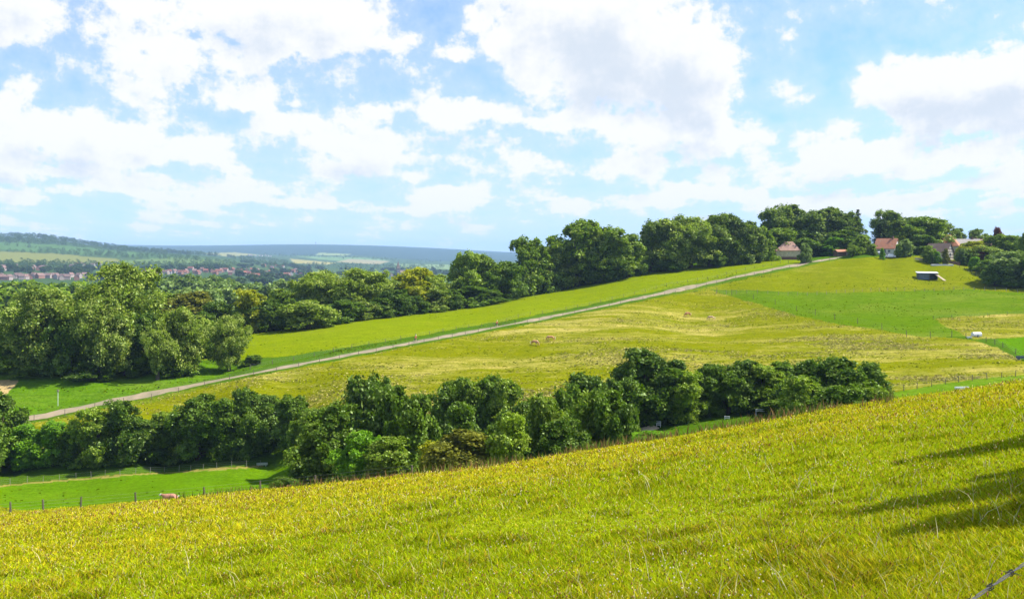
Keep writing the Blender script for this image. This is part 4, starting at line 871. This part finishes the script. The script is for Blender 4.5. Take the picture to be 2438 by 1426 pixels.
def trailer(px, py):
    x, y, z = gp(px, py, 190, 260); r = empty('livestock_trailer', (x, y, z), R(6)); r.scale = (.88,) * 3; tag(r, 'small white round-topped trailer standing in the straw beside the green field', 'trailer')
    b = MB(); n = 9; V = []
    for s in (-1.25, 1.25): V += [(s, -.62, .45)] + [(s, -.62 * math.cos(math.pi * k / n), .95 + .5 * math.sin(math.pi * k / n)) for k in range(n + 1)] + [(s, .62, .45)]
    m_ = n + 3; b.add(V, [tuple(range(m_)), tuple(range(2 * m_ - 1, m_ - 1, -1))] + [(i, m_ + i, m_ + (i + 1) % m_, (i + 1) % m_) for i in range(m_)]); b.build('body', M_white, r)
    for s in (-1, 1):
        t = MB().tube([(0, s * .63, .33), (0, s * .80, .33)], .33, 12).build('wheel', M_tyre, r); MB().tube([(0, s * .805, .33), (0, s * .82, .33)], .17, 8).build('rim', M_metal, t)
    MB().box((0, 0, .40), (2.6, 1.1, .09)).tube([(-1.2, 0, .4), (-2.1, 0, .38)], .05, 6).build('chassis', M_shed, r); MB().tube([(-1.95, 0, .02), (-1.95, 0, .5)], .035, 6).build('jockey_wheel', M_metal, r)
trailer(2325, 803)
def trough(px, py, w, mat, label, Y=(110, 260), rz=0, d=.5, h=.5, name='water_trough'):
    x, y, z = gp(px, py, *Y); b = MB(); b.box((0, 0, h * .55), (w, d, .06)); t = .07
    b.box((0, -d / 2, h * .7), (w, t, h * .6)).box((0, d / 2, h * .7), (w, t, h * .6)).box((-w / 2, 0, h * .7), (t, d - t, h * .6)).box((w / 2, 0, h * .7), (t, d - t, h * .6))
    for s in (-1, 1): b.box((s * w * .35, 0, h * .2), (.1, d * .8, h * .5))
    o = b.build(name, mat); o.location = (x, y, z); o.rotation_euler = (0, 0, R(rz)); tag(o, label, 'trough'); return o
trough(2308, 806, 1.1, M_white, 'small white trough on the ground left of the white trailer', (190, 260))
trough(624, 1109, 1.7, M_metal, 'grey trough at the end of the fence in the green valley field', (110, 180), 10)
trough(2290, 928, 2.3, M_white, 'long white trough in the valley grass near the brow on the right', (100, 200), 8, .4)
trough(2433, 857, 1.9, M_shed, 'dark trough at the right edge of the straw meadow', (150, 220), 0, 1.0, .8)
def white_rail(px, py, w, h_, n, label, Y=(100, 180)):
    x, y, z = gp(px, py, *Y); r = empty('white_rail', (x, y, z), 0); tag(r, label, 'rail', 'white rails in the shade of the valley belt')
    for k in range(n): MB().box((0, 0, h_ - k * .22 - .05), (w, .05, .11)).build('board', M_white, r)
    for s in (-1, 1): MB().box((s * (w / 2 - .08), .06, h_ / 2 - .1), (.08, .06, h_ + .2)).build('post', M_white, r)
white_rail(1625, 1002, 1.15, .55, 2, 'white double-board rail in the shade under the big round tree'); white_rail(1568, 1018, .7, .9, 3, 'short white three-board rail beside the bright bush')
white_rail(1731, 999, .8, .5, 2, 'small white rail in the middle of the shaded clearing'); white_rail(1812, 990, 1.6, .95, 2, 'tall white rail under the tree belt near the dry weeds'); white_rail(2111, 956, .9, .5, 2, 'white rail just right of the tree belt')
def sand_heap():
    x, y, z = gp(1549, 1021, 80, 180); b = MB(); n = 12; V = [(0, 0, .55)]
    for j, (rr, hh) in enumerate(((.5, .42), (1.1, .15), (1.5, -.1))): V += [(rr * (1.2 + .2 * random.random()) * math.cos(6.283 * k / n), rr * .7 * math.sin(6.283 * k / n), hh * (.8 + .4 * random.random())) for k in range(n)]
    F_ = [(0, 1 + k, 1 + (k + 1) % n) for k in range(n)] + [(1 + j * n + k, 1 + (j + 1) * n + k, 1 + (j + 1) * n + (k + 1) % n, 1 + j * n + (k + 1) % n) for j in range(2) for k in range(n)]
    o = b.add(V, F_).build('sand_heap', simple_mat('pale_sand', (.60, .46, .28), .95, .2, 4.0), None, True); o.location = (x, y, z); tag(o, 'small heap of pale sand between the bright bush and the white rails', 'sand heap')
sand_heap()
def sign_pole():
    x, y, z = gp(138, 966, 150, 200); r = empty('marker_pole', (x, y, z)); tag(r, 'thin white pole with small brown top standing on the grass left of the lane', 'pole')
    MB().tube([(0, 0, -.2), (0, 0, 2.7)], .05, 6).build('pole', M_white, r); MB().box((0, 0, 2.95), (.35, .12, .45)).build('top_box', M_tan, r)
sign_pole()

# ------------------------------------------------------------------ fences
def fence(P, spacing, hgt, rad, label, name='wire_fence', wires=3, pmat=None, wmat=None, exact=False, lean=.04):
    P = np.array([p[:2] for p in P], float)
    if exact: Q = P
    else:
        L = np.r_[0, np.cumsum(np.linalg.norm(np.diff(P, axis=0), axis=1))]; n = max(2, int(L[-1] / spacing) + 1); s = np.linspace(0, L[-1], n); Q = np.c_[np.interp(s, L, P[:, 0]), np.interp(s, L, P[:, 1])]
    z = H(Q[:, 0], Q[:, 1]); r = empty(name, (Q[0, 0], Q[0, 1], z[0])); tag(r, label, 'fence'); o0 = np.array((Q[0, 0], Q[0, 1], z[0]))
    me = MB().tube([(0, 0, -.3), (0, 0, hgt * .5), (0, 0, hgt)], [rad * 1.1, rad, rad * .9], 6).mesh('post'); me.materials.append(pmat or M_post)
    for (x, y), zz in zip(Q, z):
        p = bpy.data.objects.new('post', me); col.objects.link(p); p.parent = r; p.location = Vector((x, y, zz)) - r.location; p.rotation_euler = ((rng.random() - .5) * lean * 3, (rng.random() - .5) * lean * 3, rng.random() * 6); p.scale = (1, 1, .88 + .24 * rng.random())
    for k in range(wires):
        hh = hgt * (.92 - .30 * k); MB().tube([(x - o0[0], y - o0[1], zz - o0[2] + hh) for (x, y), zz in zip(Q, z)], .009, 4, False).build('wire', wmat or M_wire, r)
    return r
tg = np.gradient(road_xy, axis=0); tg /= np.linalg.norm(tg, axis=1)[:, None]; nr = np.c_[-tg[:, 1], tg[:, 0]]
rp = CX + F * road_xy[:, 0] / road_xy[:, 1]
fence((road_xy - nr * 2.2)[(rp > -100) & (rp < 2010)], 5.2, 1.15, .05, 'long fence of slim weathered posts along the near side of the lane')
fence((road_xy + nr * 5.2)[(rp > 600) & (rp < 1905)], 5.2, 1.05, .065, 'fence between the lane verge and the lime green field')
fence([gp(px, py, 270, 345) for px, py in [(1705, 699), (1850, 703), (2000, 699), (2150, 693), (2300, 691), (2380, 693), (2450, 697)]], 3.4, 1.25, .07, 'pale grey wire fence along the foot of the hill paddock', pmat=M_post_pale)
fence([gp(px, py, 200, 330) for px, py in [(1707, 697), (1742, 703), (1793, 713), (1846, 725), (1896, 741), (1941, 751), (1987, 761), (2042, 772), (2100, 786), (2159, 803), (2215, 806), (2266, 803)]], 5, 1.75, .075, 'fence of tall dark posts running diagonally between straw meadow and green field', exact=True)
fence([gp(px, py, 120, 175) for px, py in [(a, float(np.interp(a, [-60, 0, 330, 655], [1160, 1155, 1128, 1107]))) for a in range(-60, 660, 40)]], 2.3, 1.0, .035, 'low pale post fence crossing the green valley field below the hedge', pmat=M_post_pale)
fence([pt(-60, 97), pt(25, 97), pt(103, 97), pt(192, 98), pt(323, 98), pt(486, 97), pt(620, 94), pt(750, 90), pt(980, 83)], 5, 1.15, .10, 'stout brown post fence along the far edge of the near slope', exact=True)
fence([gp(px, py, 160, 240) for px, py in [(2300, 806), (2348, 815), (2369, 821), (2388, 828), (2418, 843), (2450, 858)]], 5, 1.3, .07, 'short fence beside the small green field at the right edge', exact=True)
fence([gp(px, py, 110, 190) for px, py in [(2120, 935), (2178, 926), (2245, 917), (2300, 908), (2380, 900), (2450, 893)]], 3.2, 1.1, .055, 'thin post fence above the valley track on the right')
fence([gp(px, py, 200, 260) for px, py in [(2222, 759), (2300, 755), (2370, 750), (2450, 746)]], 5.5, .9, .05, 'low fence along the top edge of the straw patch')
fence([gp(px, py, 325, 370) for px, py in [(2140, 612), (2190, 616), (2235, 624), (2290, 640), (2350, 672)]], 2.6, 1.2, .06, 'dark fence round the village gardens at the top of the paddock', pmat=M_timber)
def barbed_fence():
    A = Vector((.623, 1.3, -.504)); B = Vector((.924, 1.6, -.514)); d = (B - A).normalized(); p0 = A - d * 1.35; p1 = B + d * 3.6
    r = empty('barbed_wire_fence', (p0.x, p0.y, h1(p0.x, p0.y))); tag(r, 'twisted barbed wire crossing the bottom right corner close to the camera', 'barbed wire'); o = r.location.copy()
    n = 260; L = (p1 - p0).length; a = d.orthogonal().normalized(); b_ = d.cross(a)
    for ph in (0, math.pi):
        MB().tube([p0 + d * L * i / n + (a * math.cos(i * .55 + ph) + b_ * math.sin(i * .55 + ph)) * .0016 - Vector((0, 0, .05 * math.sin(math.pi * i / n))) - o for i in range(n + 1)], .0012, 5).build('wire_strand', M_wire_dark, r)
    for k in range(int(L / .11)):
        q = p0 + d * (.05 + k * .11) - Vector((0, 0, .05 * math.sin(math.pi * (.05 + k * .11) / L))) - o; m = MB(); tw = random.random() * 3
        for s in range(7): pass
        ring = [q + d * (.0012 * (i - 8)) + (a * math.cos(i * .9) + b_ * math.sin(i * .9)) * .0045 for i in range(16)]; m.tube(ring, .0011, 4)
        for s in (-1, 1):
            v = (a * math.cos(tw) + b_ * math.sin(tw)) * s; m.tube([q + d * s * .004, q + d * s * .006 + v * .016], [.0011, .0003], 4)
        m.build('barb', M_wire_dark, r)
    for p, nm in ((p0, 0), (p1, 1)):
        g = h1(p.x, p.y); MB().tube([(p.x - o.x, p.y - o.y, g - .3 - o.z), (p.x - o.x, p.y - o.y, p.z + .06 - o.z)], .045, 10).build('post', M_post, r)
M_wire_dark = simple_mat('dark_wire', (.07, .065, .065), .7, .3, 60.0)
barbed_fence()

# ------------------------------------------------------------------ animals and people
def skin(name, verts, edges, radii, mat, parent, sub=2, root=0):
    me = bpy.data.meshes.new(name); me.from_pydata(verts, edges, []); o = link_mesh(name, me, mat, parent)
    m = o.modifiers.new('skin', 'SKIN'); m.use_smooth_shade = True
    sv = me.skin_vertices[0].data
    for i, rr in enumerate(radii): sv[i].radius = rr if isinstance(rr, (tuple, list)) else (rr, rr); sv[i].use_root = (i == root)
    s = o.modifiers.new('sub', 'SUBSURF'); s.levels = sub; s.render_levels = sub; return o
M_horse = simple_mat('chestnut_coat', (.55, .29, .13), .7, .25, 2.0); M_flax = simple_mat('flaxen_hair', (.72, .62, .44), .85, .2, 8.0); M_cowr = simple_mat('roan_coat', (.40, .19, .12), .8, .2, 2.0)
def horse(px, py, rz, label, coat=M_horse, sc=1.0):
    x, y, z = gp(px, py, 190, 300); r = empty('horse', (x, y, z), R(rz)); r.scale = (sc,) * 3; tag(r, label, 'horse', 'horses grazing in the straw meadow')
    V = [(0, 0, 1.08), (.45, 0, 1.10), (.72, 0, 1.12), (.98, 0, .92), (1.18, 0, .62), (1.27, 0, .36), (1.40, 0, .12), (-.40, 0, 1.10), (-.72, 0, 1.08)]
    Ra = [(.33, .31), (.31, .30), (.24, .27), (.16, .20), (.12, .15), (.105, .13), (.06, .07), (.32, .31), (.26, .28)]
    E = [(0, 1), (1, 2), (2, 3), (3, 4), (4, 5), (5, 6), (0, 7), (7, 8)]
    for s, fx in ((-1, .04), (1, -.08)):
        b = len(V); V += [(.62, s * .17, .82), (.62 + fx, s * .17, .44), (.60 + fx * 1.5, s * .17, .08), (.66 + fx * 1.5, s * .17, .02)]; Ra += [.12, .06, .048, .06]; E += [(1, b), (b, b + 1), (b + 1, b + 2), (b + 2, b + 3)]
        b = len(V); V += [(-.66, s * .18, .86), (-.58 + fx, s * .18, .62), (-.78 + fx, s * .18, .42), (-.74 + fx, s * .18, .08), (-.68 + fx, s * .18, .02)]; Ra += [.17, .11, .06, .048, .06]; E += [(8, b), (b, b + 1), (b + 1, b + 2), (b + 2, b + 3), (b + 3, b + 4)]
    for s in (-1, 1):
        b = len(V); V.append((1.20, s * .07, .50)); Ra.append(.035); E.append((5, b)); b = len(V); V.append((1.10, s * .09, .56)); Ra.append(.012); E.append((b - 1, b))
    skin('body', V, E, Ra, coat, r)
    skin('mane', [(.74, 0, 1.36), (.92, 0, 1.16), (1.08, 0, .88), (1.20, 0, .62), (1.25, 0, .44)], [(0, 1), (1, 2), (2, 3), (3, 4)], [(.05, .08), (.06, .12), (.06, .12), (.05, .10), (.04, .06)], M_flax, r, 1)
    skin('tail', [(-.92, 0, 1.22), (-1.06, 0, 1.02), (-1.08, 0, .70), (-1.04, 0, .38)], [(0, 1), (1, 2), (2, 3)], [.05, .08, .09, .03], M_flax, r, 1)
horse(1272, 823, -25, 'chestnut horse with pale mane grazing head down to the right, lowest of the four'); horse(1312, 812, 172, 'chestnut horse grazing to the left, just behind the lowest horse')
horse(1638, 754, 198, 'darker chestnut horse grazing to the left, upper pair in the meadow', simple_mat('dark_chestnut', (.42, .19, .09), .7, .2, 2.0)); horse(1694, 763, 160, 'chestnut horse with pale rump, rightmost in the straw meadow', simple_mat('light_chestnut', (.62, .42, .25), .7, .2, 2.0))
def cow():
    x, y, z = gp(405, 1199, 99, 125); r = empty('cow', (x, y, z - .12), R(183)); r.scale = (.92,) * 3; tag(r, 'reddish brown cow with white head lying down beyond the brow fence', 'cow')
    V = [(0, 0, .48), (.5, 0, .50), (.80, 0, .62), (1.02, 0, .78), (1.28, 0, .66), (-.45, 0, .50), (-.85, 0, .46)]; Ra = [(.40, .38), (.36, .36), (.20, .22), (.14, .15), (.08, .09), (.40, .38), (.30, .32)]; E = [(0, 1), (1, 2), (2, 3), (3, 4), (0, 5), (5, 6)]
    for s in (-1, 1):
        b = len(V); V += [(.55, s * .32, .18), (.92, s * .34, .10), (.70, s * .30, .06)]; Ra += [.12, .07, .06]; E += [(1, b), (b, b + 1), (b + 1, b + 2)]
        b = len(V); V += [(-.75, s * .38, .20), (-.30, s * .50, .12), (-.62, s * .52, .07)]; Ra += [.20, .10, .06]; E += [(6, b), (b, b + 1), (b + 1, b + 2)]
    skin('body', V, E, Ra, M_cowr, r)
    skin('white_head', [(.98, 0, .80), (1.16, 0, .74), (1.34, 0, .62)], [(0, 1), (1, 2)], [.15, .13, .09], M_white, r, 2); skin('white_rump', [(-.95, 0, .62), (-1.08, 0, .48), (-1.12, .05, .25)], [(0, 1), (1, 2)], [.16, .12, .03], M_white, r, 1)
cow()
M_skin = simple_mat('skin_tone', (.50, .30, .20), .6, .1, 5.0); M_red = simple_mat('red_jersey', (.62, .03, .04), .7, .15, 5.0); M_blue = simple_mat('pale_blue_jacket', (.30, .48, .80), .7, .1, 5.0); M_blackc = simple_mat('dark_cloth', (.03, .03, .035), .8, .2, 5.0); M_frame = simple_mat('bicycle_paint', (.10, .10, .12), .4, .1, 3.0)
def cyclist(px, Yr, top, label, blabel):
    i = int(np.argmin(np.abs(rp - px))); c = road_xy[i] - nr[i] * .3; z = h1(*c) + .11; az = math.atan2(tg[i][1], tg[i][0])
    r = empty('person', (c[0], c[1], z), az); tag(r, label, 'person', 'cyclists on the lane')
    V = [(-.12, 0, .98), (.02, 0, 1.16), (.18, 0, 1.36), (.24, 0, 1.50), (.30, 0, 1.62), (.31, 0, 1.74)]; Ra = [(.15, .12), (.13, .10), (.15, .11), .055, (.085, .08), (.08, .075)]; E = [(0, 1), (1, 2), (2, 3), (3, 4), (4, 5)]
    leg = []
    for s, kx, fz in ((-1, .22, .30), (1, .30, .58)):
        b = len(V); V += [(-.10, s * .10, .92), (kx + .08, s * .11, .80 if fz > .4 else .72), (.02 + (fz - .3) * .6, s * .12, fz), (.14 + (fz - .3) * .6, s * .12, fz - .05)]; Ra += [.10, .06, .042, .035]; E += [(0, b), (b, b + 1), (b + 1, b + 2), (b + 2, b + 3)]
        b = len(V); V += [(.20, s * .19, 1.36), (.34, s * .24, 1.16), (.50, s * .22, 1.04), (.56, s * .21, 1.03)]; Ra += [.055, .042, .030, .028]; E += [(2, b), (b, b + 1), (b + 1, b + 2), (b + 2, b + 3)]
        for k in range(4):
            q = len(V); V += [(.60 + .005 * k, s * (.19 + .017 * k), 1.01), (.61, s * (.19 + .017 * k), .985)]; Ra += [.009, .008]; E += [(b + 3, q), (q, q + 1)]
        q = len(V); V.append((.57, s * .185, 1.00)); Ra.append(.010); E.append((b + 3, q))
    b = len(V); V.append((.395, 0, 1.665)); Ra.append(.018); E.append((4, b))
    skin('body', V, E, Ra, M_skin, r)
    J = [(-.10, 0, 1.02), (.02, 0, 1.17), (.18, 0, 1.36), (.20, .19, 1.37), (.20, -.19, 1.37), (.33, .24, 1.18), (.33, -.24, 1.18)]
    skin('jacket', J, [(0, 1), (1, 2), (2, 3), (2, 4), (3, 5), (4, 6)], [(.18, .15), (.17, .14), (.18, .14), .075, .075, .055, .055], top, r)
    skin('shorts', [(-.12, 0, .99), (-.08, .10, .90), (.14, .11, .84), (-.08, -.10, .90), (.14, -.11, .80)], [(0, 1), (1, 2), (0, 3), (3, 4)], [(.17, .14), .12, .085, .12, .085], M_blackc, r)
    MB().ball((.29, 0, 1.77), (.125, .10, .085), 12, 8).build('helmet', M_white, r, True)
    k = empty('bicycle', (c[0], c[1], z), az); tag(k, blabel, 'bicycle', 'bicycles on the lane')
    for wx in (-.50, .54):
        n = 20; w = MB().tube([(wx + .33 * math.cos(6.2832 * i / n), 0, .34 + .33 * math.sin(6.2832 * i / n)) for i in range(n + 1)], .02, 6, False).build('wheel', M_tyre, k)
        s_ = MB(); [s_.tube([(wx, 0, .34), (wx + .31 * math.cos(6.2832 * i / 10), 0, .34 + .31 * math.sin(6.2832 * i / 10))], .004, 4) for i in range(10)]; s_.build('spokes', M_metal, w)
    f = MB()
    for a, b_ in [((-.5, 0, .34), (-.02, 0, .30)), ((-.02, 0, .30), (-.15, 0, .86)), ((-.5, 0, .34), (-.12, 0, .76)), ((-.02, 0, .30), (.40, 0, .78)), ((-.13, 0, .78), (.38, 0, .84)), ((.38, 0, .92), (.54, 0, .34))]: f.tube([a, b_], .02, 6)
    f.build('frame', M_frame, k); MB().box((-.16, 0, .89), (.26, .14, .05), 0).build('saddle', M_blackc, k); MB().tube([(.38, 0, .92), (.42, 0, 1.0), (.44, .12, 1.0), (.55, .22, 1.0)], .014, 6).tube([(.42, 0, 1.0), (.44, -.12, 1.0), (.55, -.22, 1.0)], .014, 6).build('handlebar', M_frame, k)
cyclist(983, 226, M_red, 'cyclist in red jersey and white helmet on the lane, lower of the two in red', 'dark bicycle under the lower red cyclist'); cyclist(1181, 250, M_red, 'cyclist in red jersey further up the lane, above the first', 'dark bicycle under the upper red cyclist'); cyclist(1912, 346, M_blue, 'cyclist in pale blue near the top of the lane beside the grey-green tree', 'bicycle under the pale blue cyclist')

# ------------------------------------------------------------------ the distant town
TW = [simple_mat('town_wall_pale', (.34, .28, .24), .9, .15, .3), simple_mat('town_wall_brick', (.26, .14, .10), .9, .2, .3), simple_mat('town_wall_white', (.42, .39, .36), .9, .08, .3)]
TR = [simple_mat('town_roof_pink', (.22, .135, .11), .9, .25, .2), simple_mat('town_roof_red', (.22, .085, .055), .9, .25, .2), simple_mat('town_roof_brown', (.18, .12, .10), .9, .25, .2)]
TP = []
for (w, d, h, hr) in [(10, 8, 5.2, 3.6), (14, 8.5, 5.4, 3.8), (8.5, 8, 5.6, 4.0)]: TP.append((wall_mesh(w, d, h, hr, True).mesh('wall'), roof_mesh(w, d, h, hr, 'gable', .4, .3).mesh('roof')))
for a, b in TP: a.materials.append(TW[0]); b.materials.append(TR[0])
def townhouse(px, py, rz, wi, ri, k, label, group, lo=1150, hi=3200):
    x, y, z = gp(px, py, lo, hi); r = empty('town_house', (x, y, z), R(rz)); tag(r, label, 'house', group); a, b = TP[k]
    for me, nm, mt in ((a, 'wall', TW[wi]), (b, 'roof', TR[ri])):
        o = bpy.data.objects.new(nm, me); col.objects.link(o); o.parent = r; o.material_slots[0].link = 'OBJECT'; o.material_slots[0].material = mt
for (x0, x1, ya, yb, n, ris, wis, lab, g) in [
    (0, 205, 660, 668, 22, (0, 0, 2), (0, 1, 0), 'pink-roofed house in the near terrace rows of the far town, left', 'near terrace rows of the town'),
    (-10, 110, 638, 646, 14, (0, 2), (0, 1), 'brown-roofed house in the upper rows of the far town, left edge', 'upper rows of the town'),
    (165, 245, 632, 640, 7, (2, 1), (2, 1), 'white-walled house among dark trees above the terrace rows', 'houses above the terrace rows'),
    (345, 430, 650, 657, 8, (0, 1), (0, 2), 'small house between the big left tree and the red-roofed terraces', 'houses right of the big left tree'),
    (425, 605, 643, 656, 26, (1, 1, 0), (1, 0, 1), 'red-roofed terrace house in the middle of the far town', 'red terraces of the town'),
    (600, 720, 632, 662, 20, (1, 1, 2), (2, 1, 1), 'red-roofed house scattered among dark trees right of the terraces', 'houses among trees right of the terraces'),
    (880, 1010, 648, 660, 9, (2, 1), (2, 0), 'pale house near the distant church', 'houses near the church'),
    (590, 650, 606, 612, 8, (2, 0), (2, 2), 'tiny pale house on the far plain below the ridge', 'houses on the far plain')]:
    for i in range(n):
        px = x0 + (x1 - x0) * (i + rng.random() * .8) / n; py = ya + (yb - ya) * rng.random()
        townhouse(px, py, (-20, 12, 70, -65)[i % 4] + rng.random() * 12, wis[i % len(wis)], ris[i % len(ris)], i % 3, lab, g, 1150, 6000)
def church():
    x, y, z = gp(948, 658, 1500, 3000); r = empty('church', (x, y, z), R(20)); tag(r, 'dark church with pointed spire rising from the distant trees', 'church')
    M = simple_mat('church_stone', (.16, .14, .13), .9, .2, .2); MB().box((0, 0, 10), (9, 9, 24)).build('tower', M, r); MB().add([(-5, -5, 22.1), (5, -5, 22.1), (5, 5, 22.1), (-5, 5, 22.1), (0, 0, 44)], [(0, 1, 4), (1, 2, 4), (2, 3, 4), (3, 0, 4), (3, 2, 1, 0)]).build('spire', M_dark, r)
    n = wall_mesh(30, 13, 10, 7, True).build('nave', M, r); n.location = (20, 0, 0); rf = roof_mesh(30, 13, 10, 7, 'gable', .4, .4).build('roof', M_dark, r); rf.location = (20, 0, 0)
church()
def mast(px, h_, label):
    x = (px - CX) / F * 9000; z = h1(x, 9000); r = empty('radio_mast', (x, 9000, z)); tag(r, label, 'mast'); MB().tube([(0, 0, -5), (0, 0, h_)], [3.2, 1.2], 6).build('shaft', M_post, r); MB().tube([(0, 0, h_ * .72), (0, 0, h_ * .82)], [5, 5], 8).build('platform', M_post, r)
mast(752, 50, 'tall thin mast on the skyline of the blue ridge'); mast(834, 26, 'shorter mast on the blue ridge right of the tall one')

# ------------------------------------------------------------------ the air
def haze_box():
    m, N = mat_new('haze_air')
    v = N.n('ShaderNodeVolumePrincipled', i_Density=HAZE); v.inputs['Color'].default_value = (.46, .70, 1.0, 1); v.inputs['Anisotropy'].default_value = 0.0
    o = N.n('ShaderNodeOutputMaterial'); N.t.links.new(v.outputs[0], o.inputs['Volume'])
    b = MB().box((0, 8200, -125), (44000, 17800, 690)).build('haze', m)
    tag(b, 'thin blue summer haze over the far valley', 'haze', kind='stuff')
HAZE = 0.000076
haze_box()
